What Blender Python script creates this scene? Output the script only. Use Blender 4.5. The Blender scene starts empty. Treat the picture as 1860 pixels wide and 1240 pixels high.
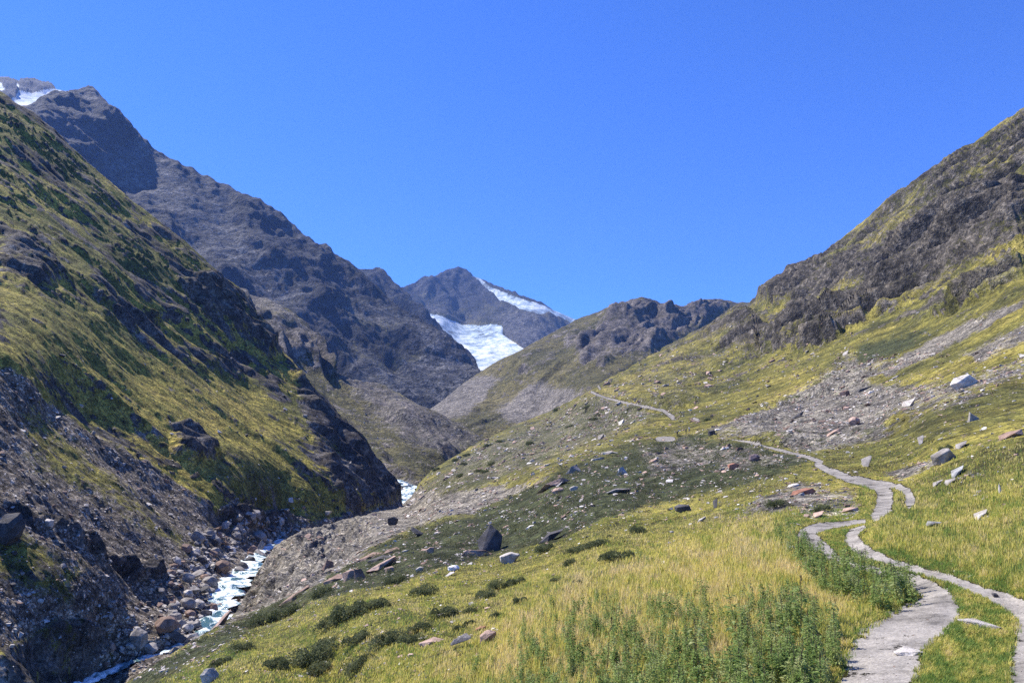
import bpy, math, random
import numpy as np
from mathutils import Vector, Matrix, Euler

random.seed(7)
RNG = np.random.default_rng(11)
scene = bpy.context.scene
COL = scene.collection

# ------------------------------------------------------------------ camera
F = 1257.0                 # focal length in photo pixels (photo is 1860 wide)
PITCH = math.atan(180.0 / F)
cam_data = bpy.data.cameras.new("camera")
cam_data.sensor_width = 36.0
cam_data.lens = 36.0 * F / 1860.0
cam_data.clip_start = 0.1
cam_data.clip_end = 60000.0
cam = bpy.data.objects.new("camera", cam_data)
COL.objects.link(cam)
cam.location = (0, 0, 0)
cam.rotation_euler = (math.radians(90) + PITCH, 0, 0)
scene.camera = cam

# ------------------------------------------------------------------ sky, sun, exposure
SUN_AZ = 58.0      # degrees to the left of the view direction
SUN_EL = 50.0
world = bpy.data.worlds.new("World")
scene.world = world
world.use_nodes = True
wn = world.node_tree
for n in list(wn.nodes):
    wn.nodes.remove(n)
sky = wn.nodes.new("ShaderNodeTexSky")
sky.sky_type = 'NISHITA'
sky.sun_disc = False
sky.sun_elevation = math.radians(SUN_EL)
sky.sun_rotation = math.radians(-SUN_AZ)
sky.altitude = 2400
sky.air_density = 1.0
sky.dust_density = 0.05
sky.ozone_density = 3.5
tint = wn.nodes.new("ShaderNodeMix")
tint.data_type = 'RGBA'; tint.blend_type = 'MULTIPLY'
tint.inputs[0].default_value = 1.0
tint.inputs[7].default_value = (0.40, 0.76, 1.54, 1)
bg = wn.nodes.new("ShaderNodeBackground")
bg.inputs['Strength'].default_value = 0.097
wo = wn.nodes.new("ShaderNodeOutputWorld")
wn.links.new(sky.outputs[0], tint.inputs[6])
wn.links.new(tint.outputs[2], bg.inputs['Color'])
wn.links.new(bg.outputs[0], wo.inputs['Surface'])

sd = bpy.data.lights.new("sun", 'SUN')
sd.energy = 5.0
sd.angle = math.radians(0.5)
sd.color = (1.0, 0.94, 0.84)
sun = bpy.data.objects.new("sun", sd)
COL.objects.link(sun)
_a, _e = math.radians(SUN_AZ), math.radians(SUN_EL)
SUNV = Vector((-math.sin(_a) * math.cos(_e), math.cos(_a) * math.cos(_e), math.sin(_e)))
sun.rotation_euler = SUNV.to_track_quat('Z', 'Y').to_euler()
sun.location = (-100, 100, 300)

scene.view_settings.view_transform = 'Standard'
scene.view_settings.look = 'None'
scene.view_settings.gamma = 1.0
scene.view_settings.exposure = 0.90
scene.render.resolution_x = 1024
scene.render.resolution_y = 682
try:
    scene.cycles.max_bounces = 5
    scene.cycles.diffuse_bounces = 2
    scene.cycles.volume_bounces = 0
    scene.cycles.use_denoising = False
    scene.cycles.denoising_input_passes = 'RGB_ALBEDO_NORMAL'
    scene.cycles.denoising_prefilter = 'ACCURATE'
except Exception:
    pass

# ------------------------------------------------------------------ helpers
def rays(px, py):
    x = (np.asarray(px, float) - 930.0) / F
    z = (620.0 - np.asarray(py, float)) / F
    Y = math.cos(PITCH) - z * math.sin(PITCH)
    Z = math.sin(PITCH) + z * math.cos(PITCH)
    return x / Y, np.ones_like(x), Z / Y        # per metre of forward distance

def place(px, py, d):
    a, b, c = rays(px, py)
    return np.stack([a * d, b * d, c * d], -1)

_prm = RNG.permutation(256).astype(np.int32)
_prm = np.concatenate([_prm, _prm, _prm])
_g = RNG.normal(size=(256, 3)).astype(np.float32)
_g /= np.linalg.norm(_g, axis=1)[:, None]

def perlin(P):
    P = np.asarray(P)
    out = np.empty(len(P), np.float32)
    CH = 200000
    for s in range(0, len(P), CH):
        p = P[s:s + CH]
        fl = np.floor(p)
        f = (p - fl).astype(np.float32)
        i = fl.astype(np.int64) & 255
        u = f * f * f * (f * (f * 6 - 15) + 10)
        acc = 0
        for dx in (0, 1):
            wx = u[:, 0] if dx else 1 - u[:, 0]
            for dy in (0, 1):
                wy = u[:, 1] if dy else 1 - u[:, 1]
                for dz in (0, 1):
                    wz = u[:, 2] if dz else 1 - u[:, 2]
                    h = _prm[_prm[_prm[i[:, 0] + dx] + i[:, 1] + dy & 511] + i[:, 2] + dz & 511]
                    g = _g[h]
                    dt = g[:, 0] * (f[:, 0] - dx) + g[:, 1] * (f[:, 1] - dy) + g[:, 2] * (f[:, 2] - dz)
                    acc = acc + wx * wy * wz * dt
        out[s:s + CH] = acc
    return out * 1.6

def fbm(P, octs=4, rough=0.5):
    r = 0; a = 1.0; t = 0
    for k in range(octs):
        r = r + a * perlin(P * (2.0 ** k) + 17.3 * k)
        t += a; a *= rough
    return r / t

def smooth(x, a, b):
    t = np.clip((x - a) / (b - a), 0, 1)
    return t * t * (3 - 2 * t)

def tps_fit(pts):
    P = np.array(pts, float)
    X = P[:, :2] / 500.0
    v = np.log(P[:, 2])
    n = len(X)
    r = np.linalg.norm(X[:, None] - X[None], axis=2)
    K = np.where(r > 0, r * r * np.log(r + 1e-12), 0) + 2e-4 * np.eye(n)
    A = np.zeros((n + 3, n + 3))
    A[:n, :n] = K
    A[:n, n] = 1; A[:n, n + 1:] = X
    A[n, :n] = 1; A[n + 1:, :n] = X.T
    w = np.linalg.solve(A, np.concatenate([v, [0, 0, 0]]))
    return X, w

def tps_eval(fit, px, py):
    X, w = fit
    n = len(X)
    x = px / 500.0; y = py / 500.0
    r = w[n] + w[n + 1] * x + w[n + 2] * y
    for k in range(n):
        d2 = (x - X[k, 0]) ** 2 + (y - X[k, 1]) ** 2
        r = r + w[k] * 0.5 * d2 * np.log(d2 + 1e-12)
    return np.exp(r)

def poly_sd(px, py, poly):
    """signed distance in pixels, positive inside"""
    P = np.array(poly, float)
    ins = np.zeros(px.shape, bool)
    dm = np.full(px.shape, 1e9)
    n = len(P)
    for i in range(n):
        x0, y0 = P[i]; x1, y1 = P[(i + 1) % n]
        c = ((y0 > py) != (y1 > py))
        xi = (x1 - x0) * (py - y0) / ((y1 - y0) if y1 != y0 else 1e-9) + x0
        ins ^= c & (px < xi)
        ex, ey = x1 - x0, y1 - y0
        L = ex * ex + ey * ey + 1e-9
        t = np.clip(((px - x0) * ex + (py - y0) * ey) / L, 0, 1)
        d = np.hypot(px - x0 - t * ex, py - y0 - t * ey)
        dm = np.minimum(dm, d)
    return np.where(ins, dm, -dm)

def line_d(px, py, line):
    """distance in units of local half width, line = (x, y, halfwidth)"""
    dm = np.full(px.shape, 1e9)
    for (x0, y0, w0), (x1, y1, w1) in zip(line[:-1], line[1:]):
        ex, ey = x1 - x0, y1 - y0
        L = ex * ex + ey * ey + 1e-9
        t = np.clip(((px - x0) * ex + (py - y0) * ey) / L, 0, 1)
        d = np.hypot(px - x0 - t * ex, py - y0 - t * ey) / (w0 + (w1 - w0) * t)
        dm = np.minimum(dm, d)
    return dm

def np_mesh(name, V, Fq, smooth_=True):
    """V (n,3); Fq (m,k) uniform polygon size"""
    me = bpy.data.meshes.new(name)
    V = np.ascontiguousarray(V, np.float32); Fq = np.ascontiguousarray(Fq, np.int32)
    m, k = Fq.shape
    me.vertices.add(len(V)); me.vertices.foreach_set('co', V.ravel())
    me.loops.add(m * k); me.loops.foreach_set('vertex_index', Fq.ravel())
    me.polygons.add(m)
    me.polygons.foreach_set('loop_start', np.arange(0, m * k, k, dtype=np.int32))
    me.polygons.foreach_set('loop_total', np.full(m, k, np.int32))
    me.polygons.foreach_set('use_smooth', np.full(m, smooth_, bool))
    me.update(calc_edges=True)
    return me

def link(name, me, mat=None, parent=None):
    o = bpy.data.objects.new(name, me)
    COL.objects.link(o)
    if mat is not None:
        me.materials.append(mat)
    if parent is not None:
        o.parent = parent
    return o

def tag(o, label=None, cat=None, group=None, kind=None):
    if label: o['label'] = label
    if cat: o['category'] = cat
    if group: o['group'] = group
    if kind: o['kind'] = kind
    return o

# ------------------------------------------------------------------ materials
def nt(name):
    m = bpy.data.materials.new(name)
    m.use_nodes = True
    t = m.node_tree
    for n in list(t.nodes): t.nodes.remove(n)
    out = t.nodes.new('ShaderNodeOutputMaterial')
    b = t.nodes.new('ShaderNodeBsdfPrincipled')
    t.links.new(b.outputs[0], out.inputs['Surface'])
    return m, t, b

class NB:
    def __init__(s, t): s.t = t
    def lk(s, a, b): s.t.links.new(a, b)
    def attr(s, name):
        n = s.t.nodes.new('ShaderNodeAttribute'); n.attribute_name = name; return n
    def noise(s, vec, scale, detail=8, rough=0.6, dist=0.0):
        n = s.t.nodes.new('ShaderNodeTexNoise'); n.noise_dimensions = '3D'
        s.lk(vec, n.inputs['Vector'])
        n.inputs['Scale'].default_value = scale; n.inputs['Detail'].default_value = detail
        n.inputs['Roughness'].default_value = rough; n.inputs['Distortion'].default_value = dist
        return n.outputs['Fac']
    def vor(s, vec, scale, feature='F1'):
        n = s.t.nodes.new('ShaderNodeTexVoronoi'); n.feature = feature
        s.lk(vec, n.inputs['Vector']); n.inputs['Scale'].default_value = scale
        return n
    def math(s, op, a, b=None, clamp=False):
        n = s.t.nodes.new('ShaderNodeMath'); n.operation = op; n.use_clamp = clamp
        for i, v in enumerate((a, b)):
            if v is None: continue
            if isinstance(v, (int, float)): n.inputs[i].default_value = v
            else: s.lk(v, n.inputs[i])
        return n.outputs[0]
    def step(s, v, a, b):
        n = s.t.nodes.new('ShaderNodeMapRange'); n.interpolation_type = 'SMOOTHSTEP'
        s.lk(v, n.inputs[0]); n.inputs[1].default_value = a; n.inputs[2].default_value = b
        return n.outputs[0]
    def rgb(s, c):
        n = s.t.nodes.new('ShaderNodeRGB'); n.outputs[0].default_value = (*c, 1); return n.outputs[0]
    def mix(s, f, a, b, mode='MIX'):
        n = s.t.nodes.new('ShaderNodeMix'); n.data_type = 'RGBA'; n.blend_type = mode
        if isinstance(f, (int, float)): n.inputs[0].default_value = f
        else: s.lk(f, n.inputs[0])
        for i, v in ((6, a), (7, b)):
            if isinstance(v, tuple): n.inputs[i].default_value = (*v, 1)
            else: s.lk(v, n.inputs[i])
        return n.outputs[2]
    def ramp(s, f, stops):
        n = s.t.nodes.new('ShaderNodeValToRGB')
        e = n.color_ramp.elements
        while len(e) < len(stops): e.new(0.5)
        for el, (p, c) in zip(e, stops):
            el.position = p; el.color = (*c, 1)
        s.lk(f, n.inputs[0]); return n.outputs[0]
    def sep(s, c):
        n = s.t.nodes.new('ShaderNodeSeparateColor'); s.lk(c, n.inputs[0]); return n.outputs

def terrain_mat(name, S, grass, heath, rock, scree, snow=((.5, .6, .72), (.85, .9, .95)), path=((.165, .155, .142), (.275, .26, .24)), bump=1.0, mix_k=1.0, streak=0.35, grains=(5.0, 1.1, 0.25), spots=0.7, gamp=1.0, bamp=0.9):
    """S: base noise frequency (1/m).  Attributes zone_a=(rock,scree,heath) zone_b=(snow,path,dry); sc = stretched coords"""
    m, t, b = nt(name)
    N = NB(t)
    pos = t.nodes.new('ShaderNodeNewGeometry').outputs['Position']
    sc = N.attr('sc').outputs['Vector']
    za = N.sep(N.attr('zone_a').outputs['Color']); zb = N.sep(N.attr('zone_b').outputs['Color'])
    big = N.noise(pos, S, 8, 0.7)
    st0 = N.noise(sc, S * 6, 13, 0.80)
    iso = N.noise(pos, S * 9, 13, 0.82)
    st = N.math('ADD', N.math('MULTIPLY', st0, streak), N.math('MULTIPLY', iso, 1 - streak))
    fine = N.noise(pos, S * 40, 10, 0.85)
    vfine = N.noise(pos, S * 400, 6, 0.7)
    # grass colours
    gsel = N.math('ADD', N.math('MULTIPLY', big, 0.68), N.math('MULTIPLY', st, 0.32))
    g = N.ramp(gsel, [(0.40, grass[0]), (0.475, grass[1]), (0.535, grass[2]), (0.60, grass[3])])
    gf = N.mix(N.step(fine, 0.42, 0.58), (0.72, 0.74, 0.66), (1.22, 1.2, 1.1), 'MIX')
    g = N.mix(1.0, g, gf, 'MULTIPLY')
    g = N.mix(N.math('MULTIPLY', zb[2], N.step(fine, 0.2, 0.6)), g, grass[4])
    # heath
    h = N.ramp(fine, [(0.42, heath[0]), (0.5, heath[1]), (0.59, heath[2])])
    # rock
    r = N.ramp(st, [(0.40, rock[0]), (0.48, rock[1]), (0.54, rock[2]), (0.61, rock[3])])
    r = N.mix(1.0, r, N.mix(N.step(fine, 0.40, 0.60), (0.75, 0.75, 0.78), (1.25, 1.22, 1.2)), 'MULTIPLY')
    # scree with stone cells
    v1 = N.vor(pos, S * 120); v2 = N.vor(pos, S * 420)
    cell = N.sep(v1.outputs['Color'])[0]; cell2 = N.sep(v2.outputs['Color'])[1]
    cs = N.math('ADD', N.math('MULTIPLY', cell, 0.5), N.math('MULTIPLY', cell2, 0.5))
    s_ = N.ramp(cs, [(0.15, scree[0]), (0.5, scree[1]), (0.75, scree[2]), (0.95, scree[3])])
    s_ = N.mix(1.0, s_, N.mix(N.step(st, 0.4, 0.6), (0.7, 0.7, 0.7), (1.25, 1.25, 1.25)), 'MULTIPLY')
    jit = N.math('SUBTRACT', N.math('ADD', N.math('MULTIPLY', st, 0.6), N.math('MULTIPLY', fine, 0.4)), 0.5)
    jit = N.math('MULTIPLY', jit, mix_k * 4.5)
    def w(z, k=1.0):
        return N.step(N.math('ADD', z, N.math('MULTIPLY', jit, k)), 0.42, 0.58)
    ze = lambda z: N.math('MULTIPLY', N.step(z, 0.0, 0.15), 1.0)
    c = N.mix(N.math('MULTIPLY', w(za[2]), ze(za[2])), g, h)
    c = N.mix(N.math('MULTIPLY', w(za[1], -1.0), ze(za[1])), c, s_)
    wr = N.math('MULTIPLY', w(za[0], 1.0), ze(za[0]))
    c = N.mix(wr, c, r)
    p = N.ramp(cs, [(0.1, tuple(x * .75 for x in path[0])), (0.4, path[0]), (0.9, path[1])])
    dust = N.noise(pos, 0.9, 5, 0.6, 0.4)
    p = N.mix(N.step(dust, 0.36, 0.62), p, N.rgb(tuple(x * 1.12 for x in path[1])))
    peb = N.vor(pos, 42.0); peb2 = N.noise(pos, 55.0, 4, 0.8)
    p = N.mix(1.0, p, N.mix(N.sep(peb.outputs['Color'])[1], (0.74, 0.73, 0.72), (1.22, 1.21, 1.19)), 'MULTIPLY')
    p = N.mix(1.0, p, N.mix(N.step(peb2, 0.38, 0.62), (0.80, 0.79, 0.78), (1.16, 1.15, 1.14)), 'MULTIPLY')
    wp = N.step(N.math('ADD', zb[1], N.math('MULTIPLY', N.math('SUBTRACT', fine, 0.5), 5.0)), 0.36, 0.60)
    c = N.mix(wp, c, p)
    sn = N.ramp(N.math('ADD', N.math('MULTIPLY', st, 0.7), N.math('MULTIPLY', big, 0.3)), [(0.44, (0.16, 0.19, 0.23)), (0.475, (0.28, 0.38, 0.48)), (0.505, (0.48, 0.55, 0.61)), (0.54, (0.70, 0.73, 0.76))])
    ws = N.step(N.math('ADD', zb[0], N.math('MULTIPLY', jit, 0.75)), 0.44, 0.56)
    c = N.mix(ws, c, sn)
    # tufts, cracks and specks at sizes one can just make out at each distance
    gh = 0.0; inv = N.math('SUBTRACT', 1.0, N.math('MAXIMUM', ws, wp))
    lo = 1.0 - 0.42 * gamp; hi = 1.0 + 0.42 * gamp
    for gi, gs_ in enumerate(grains):
        gn = N.noise(pos, gs_, 4, 0.75)
        k = N.mix(N.step(gn, 0.36, 0.64), (lo, lo, lo), (hi, hi * 0.99, hi * 0.95))
        c = N.mix(N.math('ADD', N.math('MULTIPLY', inv, 0.75), 0.25), c, N.mix(1.0, c, k, 'MULTIPLY'))
        gh = N.math('ADD', N.math('MULTIPLY', gn, 0.35 / gs_), gh)
        if gi < 2:
            sp = N.step(N.noise(pos, gs_ * 0.8, 3, 0.8), 0.575, 0.61)
            sp = N.math('MULTIPLY', N.math('MULTIPLY', sp, spots), N.math('SUBTRACT', inv, N.math('MULTIPLY', N.math('MAXIMUM', wr, za[1]), 0.7), True))
            c = N.mix(sp, c, heath[0])
    N.lk(c, b.inputs['Base Color'])
    b.inputs['Roughness'].default_value = 0.9
    b.inputs['Specular IOR Level'].default_value = 0.15
    # bump
    hgt = N.math('ADD', N.math('MULTIPLY', fine, 0.8), N.math('MULTIPLY', vfine, 0.12))
    cellh = N.math('MULTIPLY', N.math('MULTIPLY', N.math('SUBTRACT', 1.0, v1.outputs['Distance']), 0.30), za[1])
    hgt = N.math('ADD', hgt, cellh)
    hgt = N.math('ADD', hgt, N.math('MULTIPLY', st, 1.6))
    bp0 = t.nodes.new('ShaderNodeBump')
    bp0.inputs['Strength'].default_value = bamp
    bp0.inputs['Distance'].default_value = 1.0
    N.lk(N.math('MULTIPLY', gh, inv), bp0.inputs['Height'])
    bp = t.nodes.new('ShaderNodeBump')
    N.lk(bp0.outputs[0], bp.inputs['Normal'])
    bp.inputs['Strength'].default_value = 0.8
    bp.inputs['Distance'].default_value = bump
    N.lk(N.math('MULTIPLY', hgt, N.math('SUBTRACT', 1.0, N.math('MULTIPLY', wp, 0.85))), bp.inputs['Height'])
    N.lk(bp.outputs[0], b.inputs['Normal'])
    return m

# ------------------------------------------------------------------ terrain sheets
Q = 1.0        # grid density factor (pixels of the photo per cell = 1.6/Q)

RIVER = [(120, 1258, 9), (160, 1240, 10), (200, 1222, 11), (250, 1202, 10), (306, 1184, 8), (335, 1172, 6), (362, 1152, 11), (382, 1125, 24), (384, 1100, 30), (392, 1080, 30), (408, 1060, 31), (430, 1040, 29), (448, 1026, 22), (462, 1010, 12), (490, 992, 8), (520, 980, 7)]
RIVER_UP = [(744, 925, 16), (742, 910, 15), (735, 897, 11), (748, 886, 10), (725, 876, 8), (705, 869, 5)]

class Sheet:
    """A slope as one continuous surface: skyline, distances at known points, zones of ground cover."""
    def __init__(s, name, top, pts, bottom, x0, x1, step, zones, rel, stretch, mat, back=(0.7, -0.5), lam=(200, 0.05), zsoft=9, seed=0, base_rough=0.06, maxpx=110, wob=7, fade_top=25, zaxis=0.35, zmul=2.2, outcrop=None, dirbox=None, ledge=((24, 9, 3.5), 1.0, 0.05, 0.6, 0.4, 0.15)):
        step = step / Q
        xs = np.arange(x0, x1 + step, step)
        tp = np.array(top, float)
        yt = np.interp(xs, tp[:, 0], tp[:, 1])
        if isinstance(bottom, (int, float)): yb = np.full(xs.shape, float(bottom))
        else:
            bp = np.array(bottom, float); yb = np.interp(xs, bp[:, 0], bp[:, 1])
        ny = int(max((yb - yt).max() / step, 8))
        t = np.linspace(0, 1, ny)[:, None]
        s.px = np.broadcast_to(xs[None], (ny, len(xs))).copy()
        s.py = yt[None] + (yb - yt)[None] * t
        s.tt = s.py - yt[None]
        s.xs = xs; s.yt = yt; s.yb = yb; s.ny = ny
        fit = tps_fit(pts)
        px = s.px.ravel(); py = s.py.ravel()
        d = tps_eval(fit, px, py)
        s.d = d.reshape(s.px.shape)
        bad = (np.diff(s.d, axis=0) > 0).mean()
        print('SHEET', name, s.px.shape, 'overhang frac %.3f' % bad, 'd', d.min(), d.max())
        P = place(px, py, d)
        s.base = P.reshape(ny, len(xs), 3)
        N_ = s.normals(s.base)
        # direction of the strata inside the slope, from their slant in the view
        tx = np.gradient(s.base, axis=1)[4:-4, 4:-4]; ty = np.gradient(s.base, axis=0)[4:-4, 4:-4]
        vis = (s.py[4:-4, 4:-4] < 1240) & (s.px[4:-4, 4:-4] < 1860) & (s.px[4:-4, 4:-4] > 0)
        if dirbox: vis = vis & (s.px[4:-4, 4:-4] > dirbox[0]) & (s.py[4:-4, 4:-4] > dirbox[1]) & (s.px[4:-4, 4:-4] < dirbox[2]) & (s.py[4:-4, 4:-4] < dirbox[3])
        hx = (xs[1] - xs[0]); hy = np.gradient(s.py, axis=0)[4:-4, 4:-4]
        T = tx / hx * stretch[0] + ty / hy[..., None] * (stretch[1] - (np.gradient(s.py, axis=1)[4:-4, 4:-4] / hx * stretch[0]))[..., None]
        T /= s.d[4:-4, 4:-4, None]
        ax = np.median(T[vis], axis=0); ax /= np.linalg.norm(ax)
        nn = np.median(N_[4:-4, 4:-4][vis], axis=0)
        b2 = np.cross(ax, nn); b2 /= np.linalg.norm(b2); b1 = np.cross(ax, b2)
        print('   strata', ax.round(2), b2.round(2))
        B = np.stack([ax * 0.42, b1, b2], 1)
        C_early = lambda: P @ B
        ocm = outcrop[3] if outcrop else None
        # zone masks with noisy borders
        g = s.d.ravel() / F
        wx = fbm(np.stack([px / 34.0, py / 34.0, px * 0 + seed], -1), 4, 0.6) * wob
        wy = fbm(np.stack([px / 34.0 + 9, py / 34.0, px * 0 + seed + 50], -1), 4, 0.6) * wob
        z = {k: np.zeros(px.shape) for k in ('rock', 'scree', 'heath', 'snow', 'path', 'dry')}
        calm = np.zeros(px.shape); cut = np.zeros(px.shape); rill = np.zeros(px.shape); rdir = None
        for zn in zones:
            kind, val, shape = zn[0], zn[1], zn[2]
            sf = zn[3] if len(zn) > 3 else zsoft
            if not (isinstance(zn[1], dict) and zn[1].get('snow')): sf = sf * zmul
            if kind == 'base':
                for k, v in val.items(): z[k][:] = v
                continue
            if kind == 'rill':
                rill = np.maximum(rill, smooth(poly_sd(px, py, shape), -4, 14)); rdir = val
                continue
            if kind == 'calm':
                calm = np.maximum(calm, np.clip(val - line_d(px, py, shape), 0, 1))
                continue
            if kind == 'path':
                dd = line_d(px, py, shape) / (1.12 if shape in (TRACK_L, TRACK_R, TRACK_L2) else 1.0)
                m = smooth(-dd + 0.30 * fbm(np.stack([px / 14.0, py / 8.0, px * 0 + 3], -1), 3, 0.6), -1.3, -0.75)
                z['path'] = np.maximum(z['path'], m * val)
                for k in ('rock', 'scree', 'heath', 'dry'): z[k] *= 1 - np.clip(2.6 - dd * 1.3, 0, 1)
                cut = np.maximum(cut, np.clip(1.6 - dd, 0, 1)) if shape in (TRACK_L, TRACK_R, TRACK_L2, TRACK_R2) else cut
                continue
            k2 = 0.15 if sf < 3 else 1.0
            sd_ = poly_sd(px + wx * k2, py + wy * k2, shape)
            m = smooth(sd_, -sf, sf)
            if kind == 'set':
                for k in z: z[k] = z[k] * (1 - m) + val.get(k, 0.0) * m
            else:
                z[kind] = np.maximum(z[kind], m * val) if val > 0 else z[kind] * (1 - m) 
        s.z = z
        rel_rock = z['rock'].copy()
        if outcrop:
            for lam_o, th in ((outcrop[0], 0.0), (outcrop[0] / 2.6, 0.03), (outcrop[0] / 6.0, 0.06)):
                nv = perlin(C_early() / lam_o + 4.4 + lam_o) * 0.7 + perlin(P / (lam_o * 0.4) + 2.2) * 0.4
                m = smooth(nv, outcrop[1] + th, outcrop[1] + th + 0.10) * outcrop[2]
                m = m * (1 - np.clip(z['path'] + z['snow'], 0, 1)) * (1 - 0.8 * np.clip(z['scree'], 0, 1)) * ocm(px, py)
                z['rock'] = np.maximum(z['rock'], m)
            rel_rock = rel_rock + 0.25 * np.clip(z['rock'] - rel_rock, 0, 1)
        # relief
        gs = g * step
        rough = base_rough * (1 - z['path']) * (1 - z['snow'] * 0.6)
        rough = rough + rel['rock'] * rel_rock + rel['scree'] * z['scree'] + rel['heath'] * z['heath']
        rough = rough * (1 - 0.93 * np.clip(z['path'], 0, 1)) * (1 - 0.85 * calm)
        top_f = 0.25 + 0.75 * smooth(s.tt.ravel(), 0, fade_top)
        disp = np.zeros(px.shape, np.float32)
        C = P @ B
        l = lam[0]; k = 0
        while l > lam[1]:
            q = l / gs
            f = smooth(q, 2.0, 4.5) * (1 - smooth(l / g, maxpx, maxpx * 2.2))
            idx = np.nonzero(f > 0.01)[0]
            if len(idx):
                a = perlin(C[idx] / l * 1.0 + seed * 3.1 + 7.7 * k)
                b = perlin(P[idx] / l + seed * 5.3 + 3.3 * k)
                rk = (1 - 2.2 * np.abs(a))
                rock = np.clip(rel_rock[idx], 0, 1)
                n = (a * 0.6 + b * 0.4) * (1 - rock) + (rk * 0.6 + b * 0.5) * rock
                lowf = 1.0 if l / np.median(g[idx]) < 50 else 1.0
                disp[idx] += n * l * rough[idx] * f[idx] * np.where(l / g[idx] > 30, top_f[idx], 1)
            l *= 0.5; k += 1
        # ledges: flat treads and steep risers that follow the strata
        up = b2 * (1 if b2[2] > 0 else -1)
        ris = np.zeros(px.shape)
        led = (1 - calm) * np.clip(rel_rock * ledge[1] + ledge[2] * (1 - rel_rock) * (1 - z['scree']) * (1 - z['snow']) , 0, 1) * (1 - z['path'])
        hgt_ = P @ up; dl = np.zeros(px.shape)
        for j, L in enumerate(ledge[0]):
            q = smooth(L / gs, 3, 8) * led
            idx = np.nonzero(q > 0.01)[0]
            if not len(idx): continue
            w1 = perlin(C[idx] * [0.6, 1, 1] / (L * 1.6) + 31.7 * j + seed); w2 = perlin(P[idx] / (L * 0.8) + 11.1 * j + seed)
            w3 = perlin(P[idx] / (L * 2.3) + 5.1 * j + seed)
            f_ = (hgt_[idx] / L + 1.2 * w1 + 0.12 * w2) % 1.0
            prof = np.where(f_ < 0.26, smooth(f_, 0, 0.26), 1 - (f_ - 0.26) / 0.74)
            am = np.clip(0.55 + 1.3 * w3, 0, 1.2)
            dl[idx] += (prof - 0.5) * L * ledge[3] * am * q[idx] * top_f[idx]
            ris[idx] = np.maximum(ris[idx], (smooth(f_, 0.0, 0.08) * (1 - smooth(f_, 0.22, 0.34))) * np.clip(am, 0, 1) * (1.0 if j < 2 else 0.7))
        z['rock'] = np.clip(z['rock'] * (1 - ledge[4]) + ris * (ledge[4] * 1.2 * z['rock'] + ledge[5] * (1 - z['scree']) * (1 - z['path']) * (1 - z['snow'])), 0, 1.3)
        g2_ = dl.reshape(ny, len(xs))
        for _ in range(2):
            p_ = np.pad(g2_, 1, 'edge')
            g2_ = (p_[:-2, 1:-1] + p_[2:, 1:-1] + p_[1:-1, :-2] + p_[1:-1, 2:] + 2 * p_[1:-1, 1:-1]) / 6
        disp += g2_.ravel()
        if rdir is not None:
            a0 = np.array(rdir[:2], float); a1 = np.array(rdir[2:], float)
            q0 = place(*a0, tps_eval(fit, *a0)); q1 = place(*a1, tps_eval(fit, *a1))
            rd = (q1 - q0) / np.linalg.norm(q1 - q0); r2 = np.cross(rd, [0, 0, 1.0]); r2 /= np.linalg.norm(r2)
            idx = np.nonzero(rill > 0.01)[0]
            cc = np.stack([P[idx] @ rd * 0.06, P[idx] @ r2 * 0.42, P[idx, 0] * 0], 1)
            disp[idx] += (np.abs(perlin(cc)) * 2.4 + np.abs(perlin(cc * [2, 2.6, 1] + 9)) * 1.1 - 0.9) * rill[idx] * 1.2
        # damp the relief where the ground turns edge-on to the view (crests seen against what lies behind)
        gr = np.abs(np.gradient(s.d, axis=0)).ravel() / (g * step)
        disp *= 1 / (1 + (gr / 14.0) ** 2)
        disp -= cut * np.minimum(0.09, 2.5 * g)      # wheel ruts worn into the turf
        s.disp = disp
        dirn = N_.reshape(-1, 3) * (1 - zaxis) + np.array([0, 0, 1.0]) * zaxis
        P2 = P + dirn * disp[:, None]
        s.P = P2.reshape(ny, len(xs), 3)
        s.N = s.normals(s.P)
        # back side
        nb = 10
        tp_ = s.P[0]; hor = tp_ * [1, 1, 0]; hor /= np.linalg.norm(hor, axis=1)[:, None]
        rows = []
        dist = np.median(s.d[0])
        sz = s.d[0][:, None] / F
        for i in range(nb, 0, -1):
            q = (i / nb) ** 1.6 * 160
            r_ = tp_ + hor * (q * sz * back[0] + 1.5 * sz) + np.array([0, 0, 1.0]) * (q * sz * back[1])
            rows.append(r_)
        G = np.concatenate([np.array(rows), s.P], 0)
        nr, nc = G.shape[:2]
        idx = np.arange(nr * nc).reshape(nr, nc)
        Fq = np.stack([idx[:-1, :-1], idx[1:, :-1], idx[1:, 1:], idx[:-1, 1:]], -1).reshape(-1, 4)
        me = np_mesh(name, G.reshape(-1, 3), Fq)
        def full(a):
            a = a.reshape(ny, len(xs)); return np.concatenate([np.repeat(a[:1], nb, 0), a], 0).ravel()
        for an, ks in (('zone_a', ('rock', 'scree', 'heath')), ('zone_b', ('snow', 'path', 'dry'))):
            at = me.attributes.new(an, 'FLOAT_COLOR', 'POINT')
            c = np.ones((nr * nc, 4), np.float32)
            for j, kk in enumerate(ks): c[:, j] = full(z[kk])
            at.data.foreach_set('color', c.ravel())
        at = me.attributes.new('sc', 'FLOAT_VECTOR', 'POINT')
        at.data.foreach_set('vector', (G.reshape(-1, 3) @ B).astype(np.float32).ravel())
        s.ob = link(name, me, mat)
        tag(s.ob, kind='structure')
    def normals(s, G):
        du = np.gradient(G, axis=1); dv = np.gradient(G, axis=0)
        n = np.cross(dv, du)
        n /= np.linalg.norm(n, axis=2)[..., None] + 1e-12
        n[n[..., 2] < 0] *= 1.0
        sign = np.sign(n[..., 2:].mean())
        return n * sign
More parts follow.
